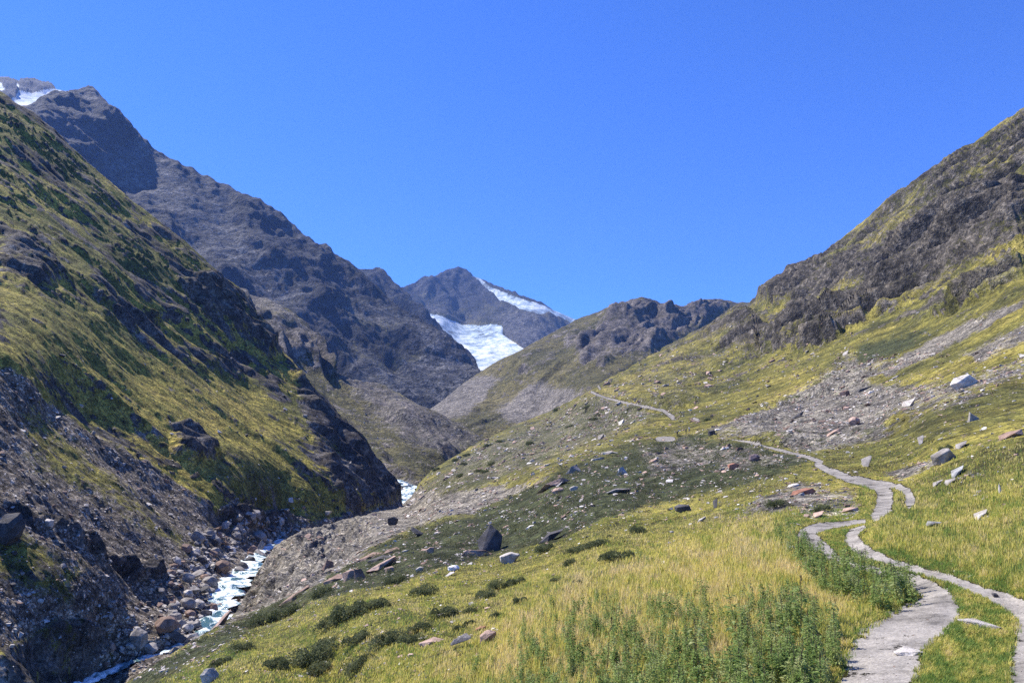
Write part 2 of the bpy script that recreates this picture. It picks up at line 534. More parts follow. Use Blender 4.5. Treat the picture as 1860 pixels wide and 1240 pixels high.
    def at(s, px, py):
        """point, normal, metres per photo pixel"""
        px = np.asarray(px, float); py = np.asarray(py, float)
        u = np.clip((px - s.xs[0]) / (s.xs[1] - s.xs[0]), 0, len(s.xs) - 1.001)
        yt = np.interp(px, s.xs, s.yt); yb = np.interp(px, s.xs, s.yb)
        v = np.clip((py - yt) / (yb - yt), 0, 1) * (s.ny - 1.001)
        i = u.astype(int); j = v.astype(int); fu = (u - i)[..., None]; fv = (v - j)[..., None]
        G = s.P
        p = (G[j, i] * (1 - fu) + G[j, i + 1] * fu) * (1 - fv) + (G[j + 1, i] * (1 - fu) + G[j + 1, i + 1] * fu) * fv
        n = s.N[j, i]
        return p, n, s.d[j, i] / F
    def zone(s, k, px, py):
        u = np.clip((np.asarray(px) - s.xs[0]) / (s.xs[1] - s.xs[0]), 0, len(s.xs) - 1).astype(int)
        yt = np.interp(px, s.xs, s.yt); yb = np.interp(px, s.xs, s.yb)
        v = (np.clip((py - yt) / (yb - yt), 0, 1) * (s.ny - 1)).astype(int)
        return s.z[k].reshape(s.ny, -1)[v, u]

GRASS_N = [(0.064, 0.068, 0.028), (0.138, 0.132, 0.040), (0.225, 0.200, 0.054), (0.31, 0.26, 0.09), (0.36, 0.28, 0.12)]
HEATH_N = [(0.022, 0.030, 0.014), (0.050, 0.060, 0.026), (0.10, 0.105, 0.05)]
ROCK_N = [(0.024, 0.022, 0.021), (0.055, 0.050, 0.046), (0.105, 0.095, 0.087), (0.20, 0.185, 0.17)]
SCREE_N = [(0.075, 0.068, 0.060), (0.165, 0.152, 0.138), (0.27, 0.25, 0.23), (0.46, 0.43, 0.40)]
near_mat = terrain_mat('near_slope_ground', 0.02, GRASS_N, HEATH_N, ROCK_N, SCREE_N, bump=0.12, grains=(6.0, 1.3, 0.3, 0.09), spots=0.5, gamp=0.8)
GRASS_L = [(0.095, 0.098, 0.036), (0.17, 0.16, 0.045), (0.31, 0.26, 0.062), (0.46, 0.35, 0.10), (0.42, 0.26, 0.08)]
ROCK_L = [(0.030, 0.027, 0.028), (0.065, 0.058, 0.058), (0.12, 0.11, 0.105), (0.2, 0.19, 0.18)]
SCREE_L = [(0.070, 0.056, 0.046), (0.155, 0.13, 0.11), (0.26, 0.225, 0.19), (0.55, 0.50, 0.45)]
HEATH_L = [(0.050, 0.058, 0.026), (0.088, 0.098, 0.040), (0.14, 0.145, 0.065)]
left_mat = terrain_mat('left_hill_ground', 0.012, GRASS_L, HEATH_L, ROCK_L, SCREE_L, bump=0.5, grains=(0.28, 0.75, 2.0), spots=0.4, streak=0.3, bamp=0.55)
GRASS_M = [(0.055, 0.056, 0.03), (0.09, 0.085, 0.042), (0.13, 0.115, 0.055), (0.16, 0.14, 0.075), (0.2, 0.15, 0.07)]
ROCK_M = [(0.06, 0.055, 0.055), (0.10, 0.092, 0.092), (0.16, 0.145, 0.14), (0.24, 0.22, 0.21)]
SCREE_M = [(0.12, 0.11, 0.105), (0.18, 0.165, 0.155), (0.24, 0.22, 0.21), (0.33, 0.31, 0.30)]
mid_mat = terrain_mat('mid_valley_ground', 0.0035, GRASS_M, HEATH_N, ROCK_M, SCREE_M, bump=2.0, grains=(0.07, 0.2, 0.55), spots=0.5)
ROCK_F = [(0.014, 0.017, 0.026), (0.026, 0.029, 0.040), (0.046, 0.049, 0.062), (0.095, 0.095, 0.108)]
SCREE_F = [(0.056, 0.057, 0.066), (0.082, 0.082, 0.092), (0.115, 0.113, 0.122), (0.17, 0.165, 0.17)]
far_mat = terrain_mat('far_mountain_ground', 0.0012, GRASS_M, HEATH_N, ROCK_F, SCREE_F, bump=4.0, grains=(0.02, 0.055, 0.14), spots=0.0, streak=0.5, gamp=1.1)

REL = dict(rock=0.17, scree=0.10, heath=0.08)
DEEP = -60
# far glacier peak
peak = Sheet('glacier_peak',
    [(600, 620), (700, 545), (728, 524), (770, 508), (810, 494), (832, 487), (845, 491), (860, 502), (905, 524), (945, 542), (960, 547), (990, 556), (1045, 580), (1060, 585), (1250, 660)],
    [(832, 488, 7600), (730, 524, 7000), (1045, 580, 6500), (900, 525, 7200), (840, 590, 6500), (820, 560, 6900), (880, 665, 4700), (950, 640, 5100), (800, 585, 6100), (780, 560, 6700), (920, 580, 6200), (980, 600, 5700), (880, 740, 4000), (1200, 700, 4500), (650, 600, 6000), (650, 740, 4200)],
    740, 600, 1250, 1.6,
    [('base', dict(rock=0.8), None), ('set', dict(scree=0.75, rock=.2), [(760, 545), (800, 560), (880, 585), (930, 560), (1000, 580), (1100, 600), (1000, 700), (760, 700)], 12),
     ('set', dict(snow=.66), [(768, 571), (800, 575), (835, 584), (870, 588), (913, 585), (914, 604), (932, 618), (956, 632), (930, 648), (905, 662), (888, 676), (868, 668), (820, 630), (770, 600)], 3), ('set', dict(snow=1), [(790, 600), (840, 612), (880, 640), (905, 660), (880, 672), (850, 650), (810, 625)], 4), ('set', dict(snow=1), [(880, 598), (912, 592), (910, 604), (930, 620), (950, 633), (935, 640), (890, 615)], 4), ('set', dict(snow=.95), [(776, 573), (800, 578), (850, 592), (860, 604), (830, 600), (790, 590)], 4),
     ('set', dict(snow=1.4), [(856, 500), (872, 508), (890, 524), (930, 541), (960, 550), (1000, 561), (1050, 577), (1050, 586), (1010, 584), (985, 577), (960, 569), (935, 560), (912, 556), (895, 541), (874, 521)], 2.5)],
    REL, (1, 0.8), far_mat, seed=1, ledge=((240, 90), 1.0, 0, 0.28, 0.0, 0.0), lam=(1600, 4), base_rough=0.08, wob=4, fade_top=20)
ridge2 = Sheet('second_ridge',
    [(560, 470), (600, 478), (650, 490), (672, 491), (690, 492), (703, 503), (715, 518), (730, 528), (745, 545), (760, 560), (790, 590), (800, 602), (900, 700)],
    [(650, 490, 4900), (690, 492, 4900), (730, 530, 4700), (790, 590, 4400), (700, 580, 4300), (740, 600, 4200), (600, 560, 4400), (800, 680, 3900)],
    700, 570, 860, 1.6, [('base', dict(rock=0.9), None)], REL, (1, 0.8), far_mat, seed=2, ledge=((240, 90), 1.0, 0, 0.5, 0.0, 0.0), lam=(1600, 4), base_rough=0.12)
leftfar = Sheet('snowy_left_summit',
    [(-150, 180), (-40, 150), (0, 145), (15, 143), (35, 152), (48, 147), (65, 147), (80, 150), (105, 163), (125, 167), (160, 185), (260, 260)],
    [(0, 145, 6600), (60, 148, 6600), (125, 167, 6000), (60, 190, 4700), (0, 190, 4700), (100, 240, 4200), (260, 260, 4400), (0, 300, 3900), (-150, 180, 6000), (-150, 320, 3900), (60, 170, 6100)],
    330, -150, 260, 1.6, [('base', dict(rock=0.9), None),
     ('set', dict(snow=1.5), [(-20, 230), (15, 190), (34, 178), (33, 170), (62, 175), (80, 172), (100, 162), (124, 160), (145, 168), (100, 215)], 2),
     ('set', dict(snow=.9), [(30, 152), (35, 155), (35, 168), (30, 164)], 1.5), ('set', dict(snow=.7), [(-40, 150), (3, 150), (10, 168), (-30, 185)], 3)],
    REL, (1, 0.4), far_mat, seed=3, ledge=((240, 90), 1.0, 0, 0.35, 0.0, 0.0), lam=(1600, 4), base_rough=0.12, wob=4)
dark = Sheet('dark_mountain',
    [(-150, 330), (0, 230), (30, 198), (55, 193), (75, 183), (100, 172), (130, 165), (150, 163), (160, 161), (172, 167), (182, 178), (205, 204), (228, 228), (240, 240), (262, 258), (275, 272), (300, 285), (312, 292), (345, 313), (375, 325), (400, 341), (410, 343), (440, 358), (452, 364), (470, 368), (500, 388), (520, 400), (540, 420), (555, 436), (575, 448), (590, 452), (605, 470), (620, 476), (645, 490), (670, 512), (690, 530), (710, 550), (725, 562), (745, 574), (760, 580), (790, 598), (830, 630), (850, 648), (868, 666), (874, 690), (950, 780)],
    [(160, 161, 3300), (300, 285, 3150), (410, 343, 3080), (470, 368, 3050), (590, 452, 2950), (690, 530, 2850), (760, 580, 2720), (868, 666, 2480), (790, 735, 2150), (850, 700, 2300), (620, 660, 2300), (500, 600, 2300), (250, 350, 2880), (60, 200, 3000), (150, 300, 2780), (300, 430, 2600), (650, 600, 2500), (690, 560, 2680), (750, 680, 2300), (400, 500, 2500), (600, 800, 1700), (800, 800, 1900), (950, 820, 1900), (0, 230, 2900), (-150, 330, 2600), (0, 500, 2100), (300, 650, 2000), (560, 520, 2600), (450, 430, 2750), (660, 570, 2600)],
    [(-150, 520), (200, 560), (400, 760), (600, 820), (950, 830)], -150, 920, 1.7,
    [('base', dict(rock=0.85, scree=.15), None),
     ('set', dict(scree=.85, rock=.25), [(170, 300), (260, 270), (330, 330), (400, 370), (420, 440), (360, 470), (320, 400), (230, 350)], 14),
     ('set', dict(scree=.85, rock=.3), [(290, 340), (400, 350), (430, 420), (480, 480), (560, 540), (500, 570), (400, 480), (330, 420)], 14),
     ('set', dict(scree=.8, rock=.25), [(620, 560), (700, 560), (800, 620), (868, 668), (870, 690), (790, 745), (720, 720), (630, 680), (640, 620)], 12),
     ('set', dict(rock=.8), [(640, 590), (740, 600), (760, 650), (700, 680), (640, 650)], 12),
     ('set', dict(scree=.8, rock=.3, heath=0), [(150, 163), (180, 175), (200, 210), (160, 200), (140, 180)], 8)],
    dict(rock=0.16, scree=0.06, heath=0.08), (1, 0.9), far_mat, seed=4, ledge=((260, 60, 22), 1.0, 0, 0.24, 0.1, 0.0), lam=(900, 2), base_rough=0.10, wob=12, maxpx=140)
# right hand background hill
hillr = Sheet('background_hill',
    [(700, 800), (760, 765), (782, 741), (800, 730), (850, 691), (905, 655), (940, 640), (990, 612), (1045, 582), (1070, 572), (1100, 560), (1130, 551), (1150, 545), (1165, 542), (1178, 546), (1200, 555), (1225, 558), (1240, 559), (1255, 551), (1270, 547), (1290, 547), (1310, 545), (1340, 550), (1400, 545), (1550, 560)],
    [(850, 690, 1800), (782, 741, 1550), (880, 790, 1100), (900, 760, 1250), (1045, 582, 2200), (1150, 545, 2100), (1165, 600, 1800), (1080, 705, 1050), (1200, 640, 1550), (1230, 575, 2050), (1340, 550, 2400), (1270, 548, 2400), (1000, 700, 1350), (960, 650, 1650), (900, 860, 850), (1200, 750, 900), (1500, 600, 2000), (1500, 700, 1300), (750, 850, 900), (1050, 650, 1500), (840, 760, 1250)],
    [(700, 870), (900, 870), (1100, 800), (1550, 720)], 730, 1550, 1.6,
    [('base', dict(rock=0.22, scree=.25), None),
     ('set', dict(rock=.95), [(1030, 620), (1060, 590), (1090, 570), (1150, 545), (1200, 552), (1245, 562), (1270, 547), (1350, 545), (1300, 580), (1240, 620), (1200, 640), (1165, 655), (1100, 640), (1070, 660), (1040, 640)], 7),
     ('set', dict(rock=.2, scree=.2), [(1060, 585), (1100, 562), (1130, 556), (1100, 590), (1080, 610), (1040, 625)], 5),
     ('set', dict(rock=.9), [(1070, 655), (1100, 645), (1115, 655), (1090, 665)], 3), ('set', dict(rock=.9), [(940, 675), (950, 662), (966, 665), (950, 680)], 3),
     ('set', dict(scree=.98), [(780, 742), (850, 690), (880, 685), (905, 690), (890, 720), (850, 750), (810, 760)], 6),
     ('set', dict(scree=.9), [(900, 745), (960, 700), (1000, 700), (1060, 720), (1000, 760), (940, 775)], 8),
     ('set', dict(scree=.1), [(880, 720), (900, 700), (950, 700), (930, 720), (890, 740)], 6)],
    dict(rock=0.22, scree=0.05, heath=0.08), (1, -0.55), mid_mat, seed=5, outcrop=(60, 0.3, 0.8, lambda x, y: 1.0), ledge=((80, 30, 12), 1.0, 0.05, 0.4, 0.3, 0.1), lam=(400, 1), base_rough=0.04)
midl = Sheet('middle_slope',
    [(300, 420), (400, 500), (440, 534), (460, 540), (490, 546), (525, 562), (550, 583), (575, 608), (592, 635), (604, 655), (610, 676), (640, 690), (700, 704), (760, 738), (830, 766), (850, 778), (878, 798), (900, 830), (960, 880)],
    [(440, 534, 1250), (300, 420, 1400), (550, 583, 1200), (610, 676, 1100), (540, 700, 900), (700, 704, 1150), (878, 798, 950), (640, 690, 1100), (700, 865, 530), (770, 862, 580), (740, 912, 430), (600, 800, 700), (760, 800, 800), (640, 720, 1000), (600, 930, 450), (560, 640, 1100), (900, 930, 600), (400, 700, 800), (830, 840, 800), (740, 940, 400)],
    [(300, 700), (500, 800), (600, 960), (960, 960)], 330, 960, 1.6,
    [('base', dict(rock=0.2, scree=.30, heath=.35), None),
     ('set', dict(rock=.95), [(430, 530), (560, 590), (612, 676), (600, 690), (560, 660), (500, 650), (460, 640)], 6),
     ('set', dict(scree=.6, rock=.4), [(440, 525), (500, 545), (560, 590), (520, 590), (460, 560)], 4),
     ('set', dict(rock=.65, scree=.5), [(600, 660), (700, 700), (880, 800), (800, 840), (700, 780), (640, 720)], 8),
     ('set', dict(scree=.95), [(690, 870), (745, 868), (770, 905), (735, 925), (690, 900)], 3), ('calm', 1.8, RIVER_UP)],
    REL, (1, 0.7), mid_mat, seed=6, outcrop=(30, 0.26, 0.8, lambda x, y: 1.0), ledge=((60, 24, 9), 1.0, 0.2, 0.5, 0.3, 0.3), lam=(250, .6), base_rough=0.05)
G1 = Sheet('left_hillside',
    [(-200, 40), (-60, 130), (0, 168), (30, 190), (60, 206), (100, 240), (150, 290), (200, 330), (250, 372), (300, 410), (345, 448), (400, 500), (440, 528), (460, 560), (480, 595), (500, 622), (530, 655), (560, 692), (600, 735), (640, 780), (670, 815), (695, 852), (712, 880), (727, 910), (732, 935), (760, 1000)],
    [(160, 1240, 114), (300, 1185, 124), (400, 1080, 157), (430, 1030, 186), (500, 960, 259), (560, 955, 268), (640, 945, 302), (728, 912, 372), (0, 1240, 88), (0, 900, 122), (100, 1000, 118), (200, 1050, 127), (300, 1100, 137), (0, 1100, 100), (390, 970, 200), (300, 900, 198), (200, 830, 188), (100, 750, 180), (0, 650, 165), (0, 500, 232), (0, 300, 325), (0, 168, 405), (150, 290, 425), (300, 410, 445), (440, 530, 455), (500, 620, 450), (560, 690, 420), (640, 780, 402), (700, 860, 385), (300, 600, 318), (200, 500, 312), (300, 750, 240), (450, 800, 278), (560, 900, 278), (450, 700, 348), (400, 900, 222), (600, 820, 332), (-200, 40, 430), (-200, 500, 215), (-200, 900, 105), (-200, 1300, 75), (200, 1300, 105), (500, 1300, 110), (500, 1100, 165), (700, 1100, 250), (740, 980, 330)],
    [(-200, 1330), (760, 1330)], -200, 760, 1.6,
    [('base', dict(rock=0.20, heath=.18), None),
     ('set', dict(rock=.95), [(325, 515), (380, 500), (440, 530), (505, 640), (480, 655), (420, 600), (360, 560)], 6),
     ('set', dict(rock=.9), [(540, 690), (600, 735), (640, 780), (700, 850), (728, 915), (690, 930), (640, 900), (600, 850), (560, 780)], 8),
     ('set', dict(rock=.9), [(0, 440), (60, 420), (120, 500), (60, 520), (0, 510)], 8),
     ('set', dict(rock=.8), [(110, 530), (160, 545), (300, 580), (240, 600), (160, 570)], 8),
     ('set', dict(rock=.85), [(305, 770), (350, 768), (395, 830), (360, 850), (320, 830)], 5),
     ('set', dict(rock=.9), [(300, 630), (420, 640), (470, 680), (430, 690), (330, 650)], 4),
     ('set', dict(rock=0.08, heath=.25), [(150, 560), (230, 600), (480, 700), (590, 850), (600, 925), (560, 945), (460, 925), (370, 880), (250, 800), (150, 730), (40, 640), (0, 600), (0, 520)], 14),
     ('set', dict(rock=.8), [(305, 770), (350, 768), (395, 830), (360, 850), (320, 830)], 5),
     ('set', dict(rock=.85), [(570, 790), (700, 860), (728, 915), (640, 935), (600, 900)], 6),
     ('set', dict(scree=.85, rock=.3), [(-200, 560), (0, 655), (60, 700), (150, 770), (250, 832), (330, 880), (385, 925), (420, 915), (560, 946), (600, 942), (700, 925), (735, 905), (770, 1330), (-200, 1330)], 4),
     ('set', dict(scree=.35, rock=.1, heath=.3), [(20, 700), (120, 790), (300, 940), (380, 1000), (330, 1010), (200, 920), (60, 860)], 16),
     ('set', dict(scree=.4, rock=.1, heath=.1), [(-60, 930), (30, 960), (150, 1040), (120, 1100), (30, 1060), (-60, 1000)], 10),
     ('set', dict(rock=.9), [(380, 925), (560, 945), (580, 955), (420, 965), (390, 975)], 3),
     ('set', dict(rock=.85), [(0, 1180), (100, 1130), (180, 1150), (200, 1200), (160, 1260), (-100, 1300)], 6),
     ('calm', 1.8, RIVER),
     ('set', dict(rock=.9, scree=.6), [(-20, 925), (60, 945), (200, 1000), (290, 1040), (300, 1060), (180, 1015), (80, 965), (-20, 945)], 3)],
    dict(rock=0.16, scree=0.06, heath=0.07), (1, 0.8), left_mat, seed=7, outcrop=(26, 0.19, 0.85, lambda x, y: 1 - 0.55 * smooth(poly_sd(x, y, [(150, 560), (230, 600), (480, 700), (590, 850), (560, 945), (370, 880), (150, 730), (0, 600), (0, 520)]), -20, 20)), ledge=((26, 11, 4.5, 2), 0.9, 0.2, 0.26, 0.35, 0.15), lam=(120, .25), base_rough=0.075, wob=10, maxpx=120)
TRACK_L = [(1560, 1400, 90), (1585, 1300, 68), (1590, 1240, 58), (1610, 1192, 55), (1626, 1164, 42), (1660, 1136, 38), (1706, 1108, 30), (1704, 1088, 22), (1682, 1066, 15), (1652, 1052, 10), (1606, 1040, 8), (1560, 1030, 7), (1515, 1012, 8), (1492, 993, 11), (1463, 972, 14), (1475, 960, 9), (1508, 952, 5), (1568, 944, 3.5)]
TRACK_L2 = [(1590, 935, 8), (1606, 920, 12), (1607, 898, 13), (1598, 882, 9), (1570, 874, 7), (1538, 866, 6.5), (1505, 853, 5), (1484, 843, 4), (1492, 838, 3), (1470, 830, 3), (1420, 817, 2.3), (1360, 802, 1.8), (1330, 798, 1.2)]
TRACK_R = [(1890, 1400, 70), (1892, 1240, 52), (1885, 1190, 42), (1882, 1140, 30), (1862, 1110, 17), (1829, 1091, 12), (1787, 1074, 8), (1731, 1052, 6.5), (1675, 1036, 5.5), (1620, 1021, 6), (1590, 1008, 8), (1560, 994, 11), (1547, 978, 11), (1547, 967, 8), (1567, 957, 5)]
TRACK_R2 = [(1652, 914, 8), (1654, 905, 8), (1648, 892, 7), (1630, 882, 5), (1600, 876, 5), (1570, 872, 5)]
FAR1 = [(1196, 797, 5), (1222, 797, 5)]
FAR2 = [(1260, 760, 3), (1268, 763, 3)]
FAR3 = [(1222, 758, 4), (1205, 745, 3), (1190, 742, 2.2), (1130, 730, 2.2), (1100, 722, 2.4), (1075, 712, 2.6)]
FAR4 = [(1090, 706, 2.2), (1084, 697, 2.4), (1078, 696, 1.5)]
G2 = Sheet('near_slope',
    [(-100, 1480), (60, 1350), (160, 1285), (230, 1238), (300, 1195), (370, 1150), (410, 1128), (428, 1112), (446, 1080), (470, 1035), (500, 990), (530, 972), (560, 960), (600, 950), (640, 940), (690, 928), (730, 916), (745, 905), (762, 876), (785, 852), (820, 832), (870, 802), (930, 775), (1000, 745), (1080, 705), (1100, 690), (1160, 658), (1210, 630), (1250, 610), (1300, 585), (1335, 568), (1355, 557), (1375, 545), (1383, 528), (1400, 512), (1420, 500), (1460, 480), (1500, 460), (1540, 425), (1580, 395), (1620, 358), (1660, 335), (1700, 302), (1740, 275), (1790, 245), (1830, 218), (1862, 198), (2050, 90)],
    [(1330, 575, 950), (1360, 600, 760), (1600, 1240, 9), (1860, 1240, 8.6), (1700, 1100, 13.5), (1850, 1100, 13.5), (1650, 1040, 18.5), (1480, 972, 27), (1550, 975, 26), (1560, 948, 30), (1600, 905, 41), (1655, 895, 42), (1530, 860, 60), (1480, 832, 82), (1380, 803, 125), (1290, 795, 172), (1210, 796, 212), (1292, 757, 262), (1230, 785, 232), (1220, 756, 300), (1150, 735, 400), (1080, 712, 540), (1095, 700, 640),
     (600, 1240, 28), (1000, 1240, 15.5), (1300, 1240, 10.8), (1000, 1100, 25), (1200, 1000, 36), (1200, 1100, 20), (1400, 1100, 15.8), (1400, 1000, 23), (1350, 900, 56), (1450, 880, 54), (1200, 900, 76), (1000, 960, 72), (1000, 880, 125), (1200, 830, 130), (1100, 830, 165), (900, 905, 160), (800, 940, 150), (700, 960, 165), (600, 1010, 140), (560, 965, 200), (640, 1012, 115), (510, 1050, 135), (458, 1098, 100), (462, 1060, 150), (500, 992, 210), (432, 1127, 72), (560, 1075, 68), (640, 1035, 78), (885, 975, 88), (690, 1025, 76), (300, 1200, 50), (300, 1320, 30), (100, 1400, 38), (440, 1160, 46),
     (730, 917, 400), (750, 905, 405), (870, 802, 720), (770, 862, 520), (900, 860, 330), (1000, 800, 440), (1000, 745, 800), (900, 820, 470), (1100, 760, 440), (1080, 705, 660), (1160, 658, 850), (1250, 610, 950), (1350, 560, 1000), (1383, 528, 1000), (1500, 460, 900), (1600, 378, 830), (1700, 302, 750), (1862, 198, 620), (2050, 90, 500),
     (1500, 600, 480), (1300, 700, 440), (1862, 400, 380), (1700, 500, 420), (1862, 550, 190), (1700, 620, 235), (1500, 700, 245), (1400, 740, 235), (1700, 700, 130), (1862, 650, 115), (1862, 700, 88), (1600, 760, 125), (1500, 800, 112), (1700, 800, 62), (1862, 800, 44), (1862, 900, 27), (1750, 900, 34), (1700, 955, 25), (1600, 955, 25.5), (1590, 935, 31), (1862, 1000, 17.5), (1862, 1060, 14.3), (2050, 1000, 15), (2050, 700, 70), (2050, 400, 300), (2050, 1240, 7.5),
     (1600, 1600, 4.6), (1000, 1600, 6), (2050, 1600, 4.2), (600, 1600, 9), (200, 1600, 15), (1000, 1400, 9.2), (1600, 1400, 6.6), (-100, 1600, 22)],
    1640, -100, 2050, 1.5,
    [('base', dict(rock=0.0, heath=.10, scree=.05), None),
     ('set', dict(dry=.55, heath=.02), [(830, 1240), (900, 1120), (1050, 1060), (1200, 1020), (1280, 990), (1450, 950), (1440, 1000), (1500, 1100), (1400, 1240)], 30),
     ('set', dict(scree=.46, heath=.50, rock=.1), [(735, 930), (740, 890), (870, 795), (1080, 700), (1180, 655), (1250, 700), (1232, 748), (1100, 815), (1000, 850), (900, 890)], 14),
     ('set', dict(rock=.66, heath=.36), [(1090, 705), (1160, 655), (1250, 605), (1340, 560), (1383, 525), (1420, 498), (1500, 458), (1600, 375), (1700, 300), (1860, 190), (2060, 80), (2060, 420), (1860, 455), (1760, 475), (1690, 525), (1640, 548), (1560, 580), (1480, 610), (1400, 630), (1330, 650), (1230, 690)], 7),
     ('set', dict(rock=1.1, heath=.1), [(1380, 530), (1420, 505), (1500, 495), (1570, 480), (1700, 420), (1860, 350), (1860, 430), (1720, 500), (1600, 560), (1450, 620), (1340, 645), (1310, 640), (1370, 590)], 10),
     ('set', dict(rock=.30, scree=.35, heath=.2), [(1090, 712), (1160, 662), (1260, 625), (1340, 640), (1320, 665), (1240, 740), (1160, 735)], 8),
     ('set', dict(rock=.2, heath=.1), [(1360, 570), (1390, 552), (1480, 560), (1560, 520), (1640, 490), (1600, 530), (1480, 580), (1400, 600)], 6),
     ('set', dict(rock=.85), [(1445, 640), (1470, 620), (1560, 585), (1575, 578), (1530, 605), (1480, 635)], 3),
     ('set', dict(rock=.6, scree=.4), [(1640, 580), (1700, 540), (1860, 480), (1860, 510), (1760, 550), (1680, 580)], 5),
     ('set', dict(scree=.66, heath=.42, rock=.15), [(1270, 790), (1360, 752), (1440, 720), (1530, 650), (1580, 632), (1620, 655), (1580, 690), (1640, 700), (1760, 690), (1700, 725), (1620, 780), (1500, 815), (1480, 826), (1380, 800)], 10),
     ('set', dict(scree=.7, heath=.6), [(1440, 730), (1560, 700), (1660, 720), (1600, 780), (1500, 812), (1420, 790)], 10),
     ('set', dict(scree=.97), [(1570, 690), (1620, 660), (1720, 600), (1860, 545), (1860, 558), (1740, 620), (1700, 645), (1640, 670)], 4),
     ('set', dict(scree=.7), [(1740, 640), (1860, 585), (1960, 560), (1960, 600), (1860, 620), (1780, 660)], 5),
     ('set', dict(scree=.6, heath=.3), [(1620, 720), (1760, 680), (1900, 640), (1900, 670), (1780, 720), (1660, 760)], 8),
     ('set', dict(heath=.75), [(1560, 660), (1640, 640), (1700, 590), (1660, 600), (1560, 630)], 6),
     ('set', dict(heath=.92, scree=.12), [(180, 1275), (250, 1228), (330, 1180), (440, 1108), (560, 1062), (640, 1008), (740, 963), (850, 933), (1010, 862), (1150, 812), (1240, 797), (1380, 812), (1470, 832), (1440, 850), (1330, 885), (1240, 903), (1100, 938), (1000, 988), (880, 1012), (700, 1064), (560, 1092), (470, 1135), (330, 1218), (200, 1290)], 13),
     ('set', dict(scree=.62, heath=.62), [(1160, 815), (1240, 800), (1380, 815), (1460, 832), (1400, 850), (1280, 850), (1180, 870)], 8),
     ('set', dict(scree=.96, rock=.1), [(380, 1150), (438, 1118), (430, 1050), (500, 970), (560, 940), (730, 890), (790, 905), (870, 893), (960, 878), (1010, 858), (850, 933), (740, 963), (640, 1010), (560, 1064), (460, 1100)], 5),
     ('set', dict(scree=.62, heath=.25), [(1330, 935), (1400, 890), (1440, 872), (1560, 885), (1560, 935), (1480, 945), (1440, 925)], 7),
     ('set', dict(scree=.6), [(1600, 860), (1680, 835), (1740, 820), (1700, 850), (1640, 880)], 6),
     ('set', dict(scree=.45), [(1690, 870), (1800, 845), (1790, 865), (1700, 885)], 6),
     ('set', dict(scree=1.25), [(440, 1112), (446, 1070), (500, 985), (560, 955), (700, 925), (660, 1000), (560, 1066)]),
     ('rill', (470, 1085, 640, 945), [(440, 1112), (446, 1070), (500, 985), (560, 955), (700, 925), (660, 1000), (560, 1066)]),
     ('path', 1, TRACK_L), ('path', 1, TRACK_L2), ('path', 1, TRACK_R), ('path', 1, TRACK_R2), ('path', .95, FAR1), ('path', .9, FAR2), ('path', .9, FAR3), ('path', .9, FAR4)],
    dict(rock=0.20, scree=0.055, heath=0.06), (1, -0.6), near_mat, seed=8, dirbox=(1350, 200, 1860, 620), outcrop=(30, 0.24, 0.8, lambda x, y: smooth(poly_sd(x, y, [(1080, 710), (1380, 500), (1900, 100), (1900, 600), (1640, 600), (1400, 700), (1250, 740)]), -10, 30)), ledge=((36, 15, 7), 1.0, 0.0, 1.15, 0.42, 0.0), lam=(100, .03), base_rough=0.045, wob=12, maxpx=110)

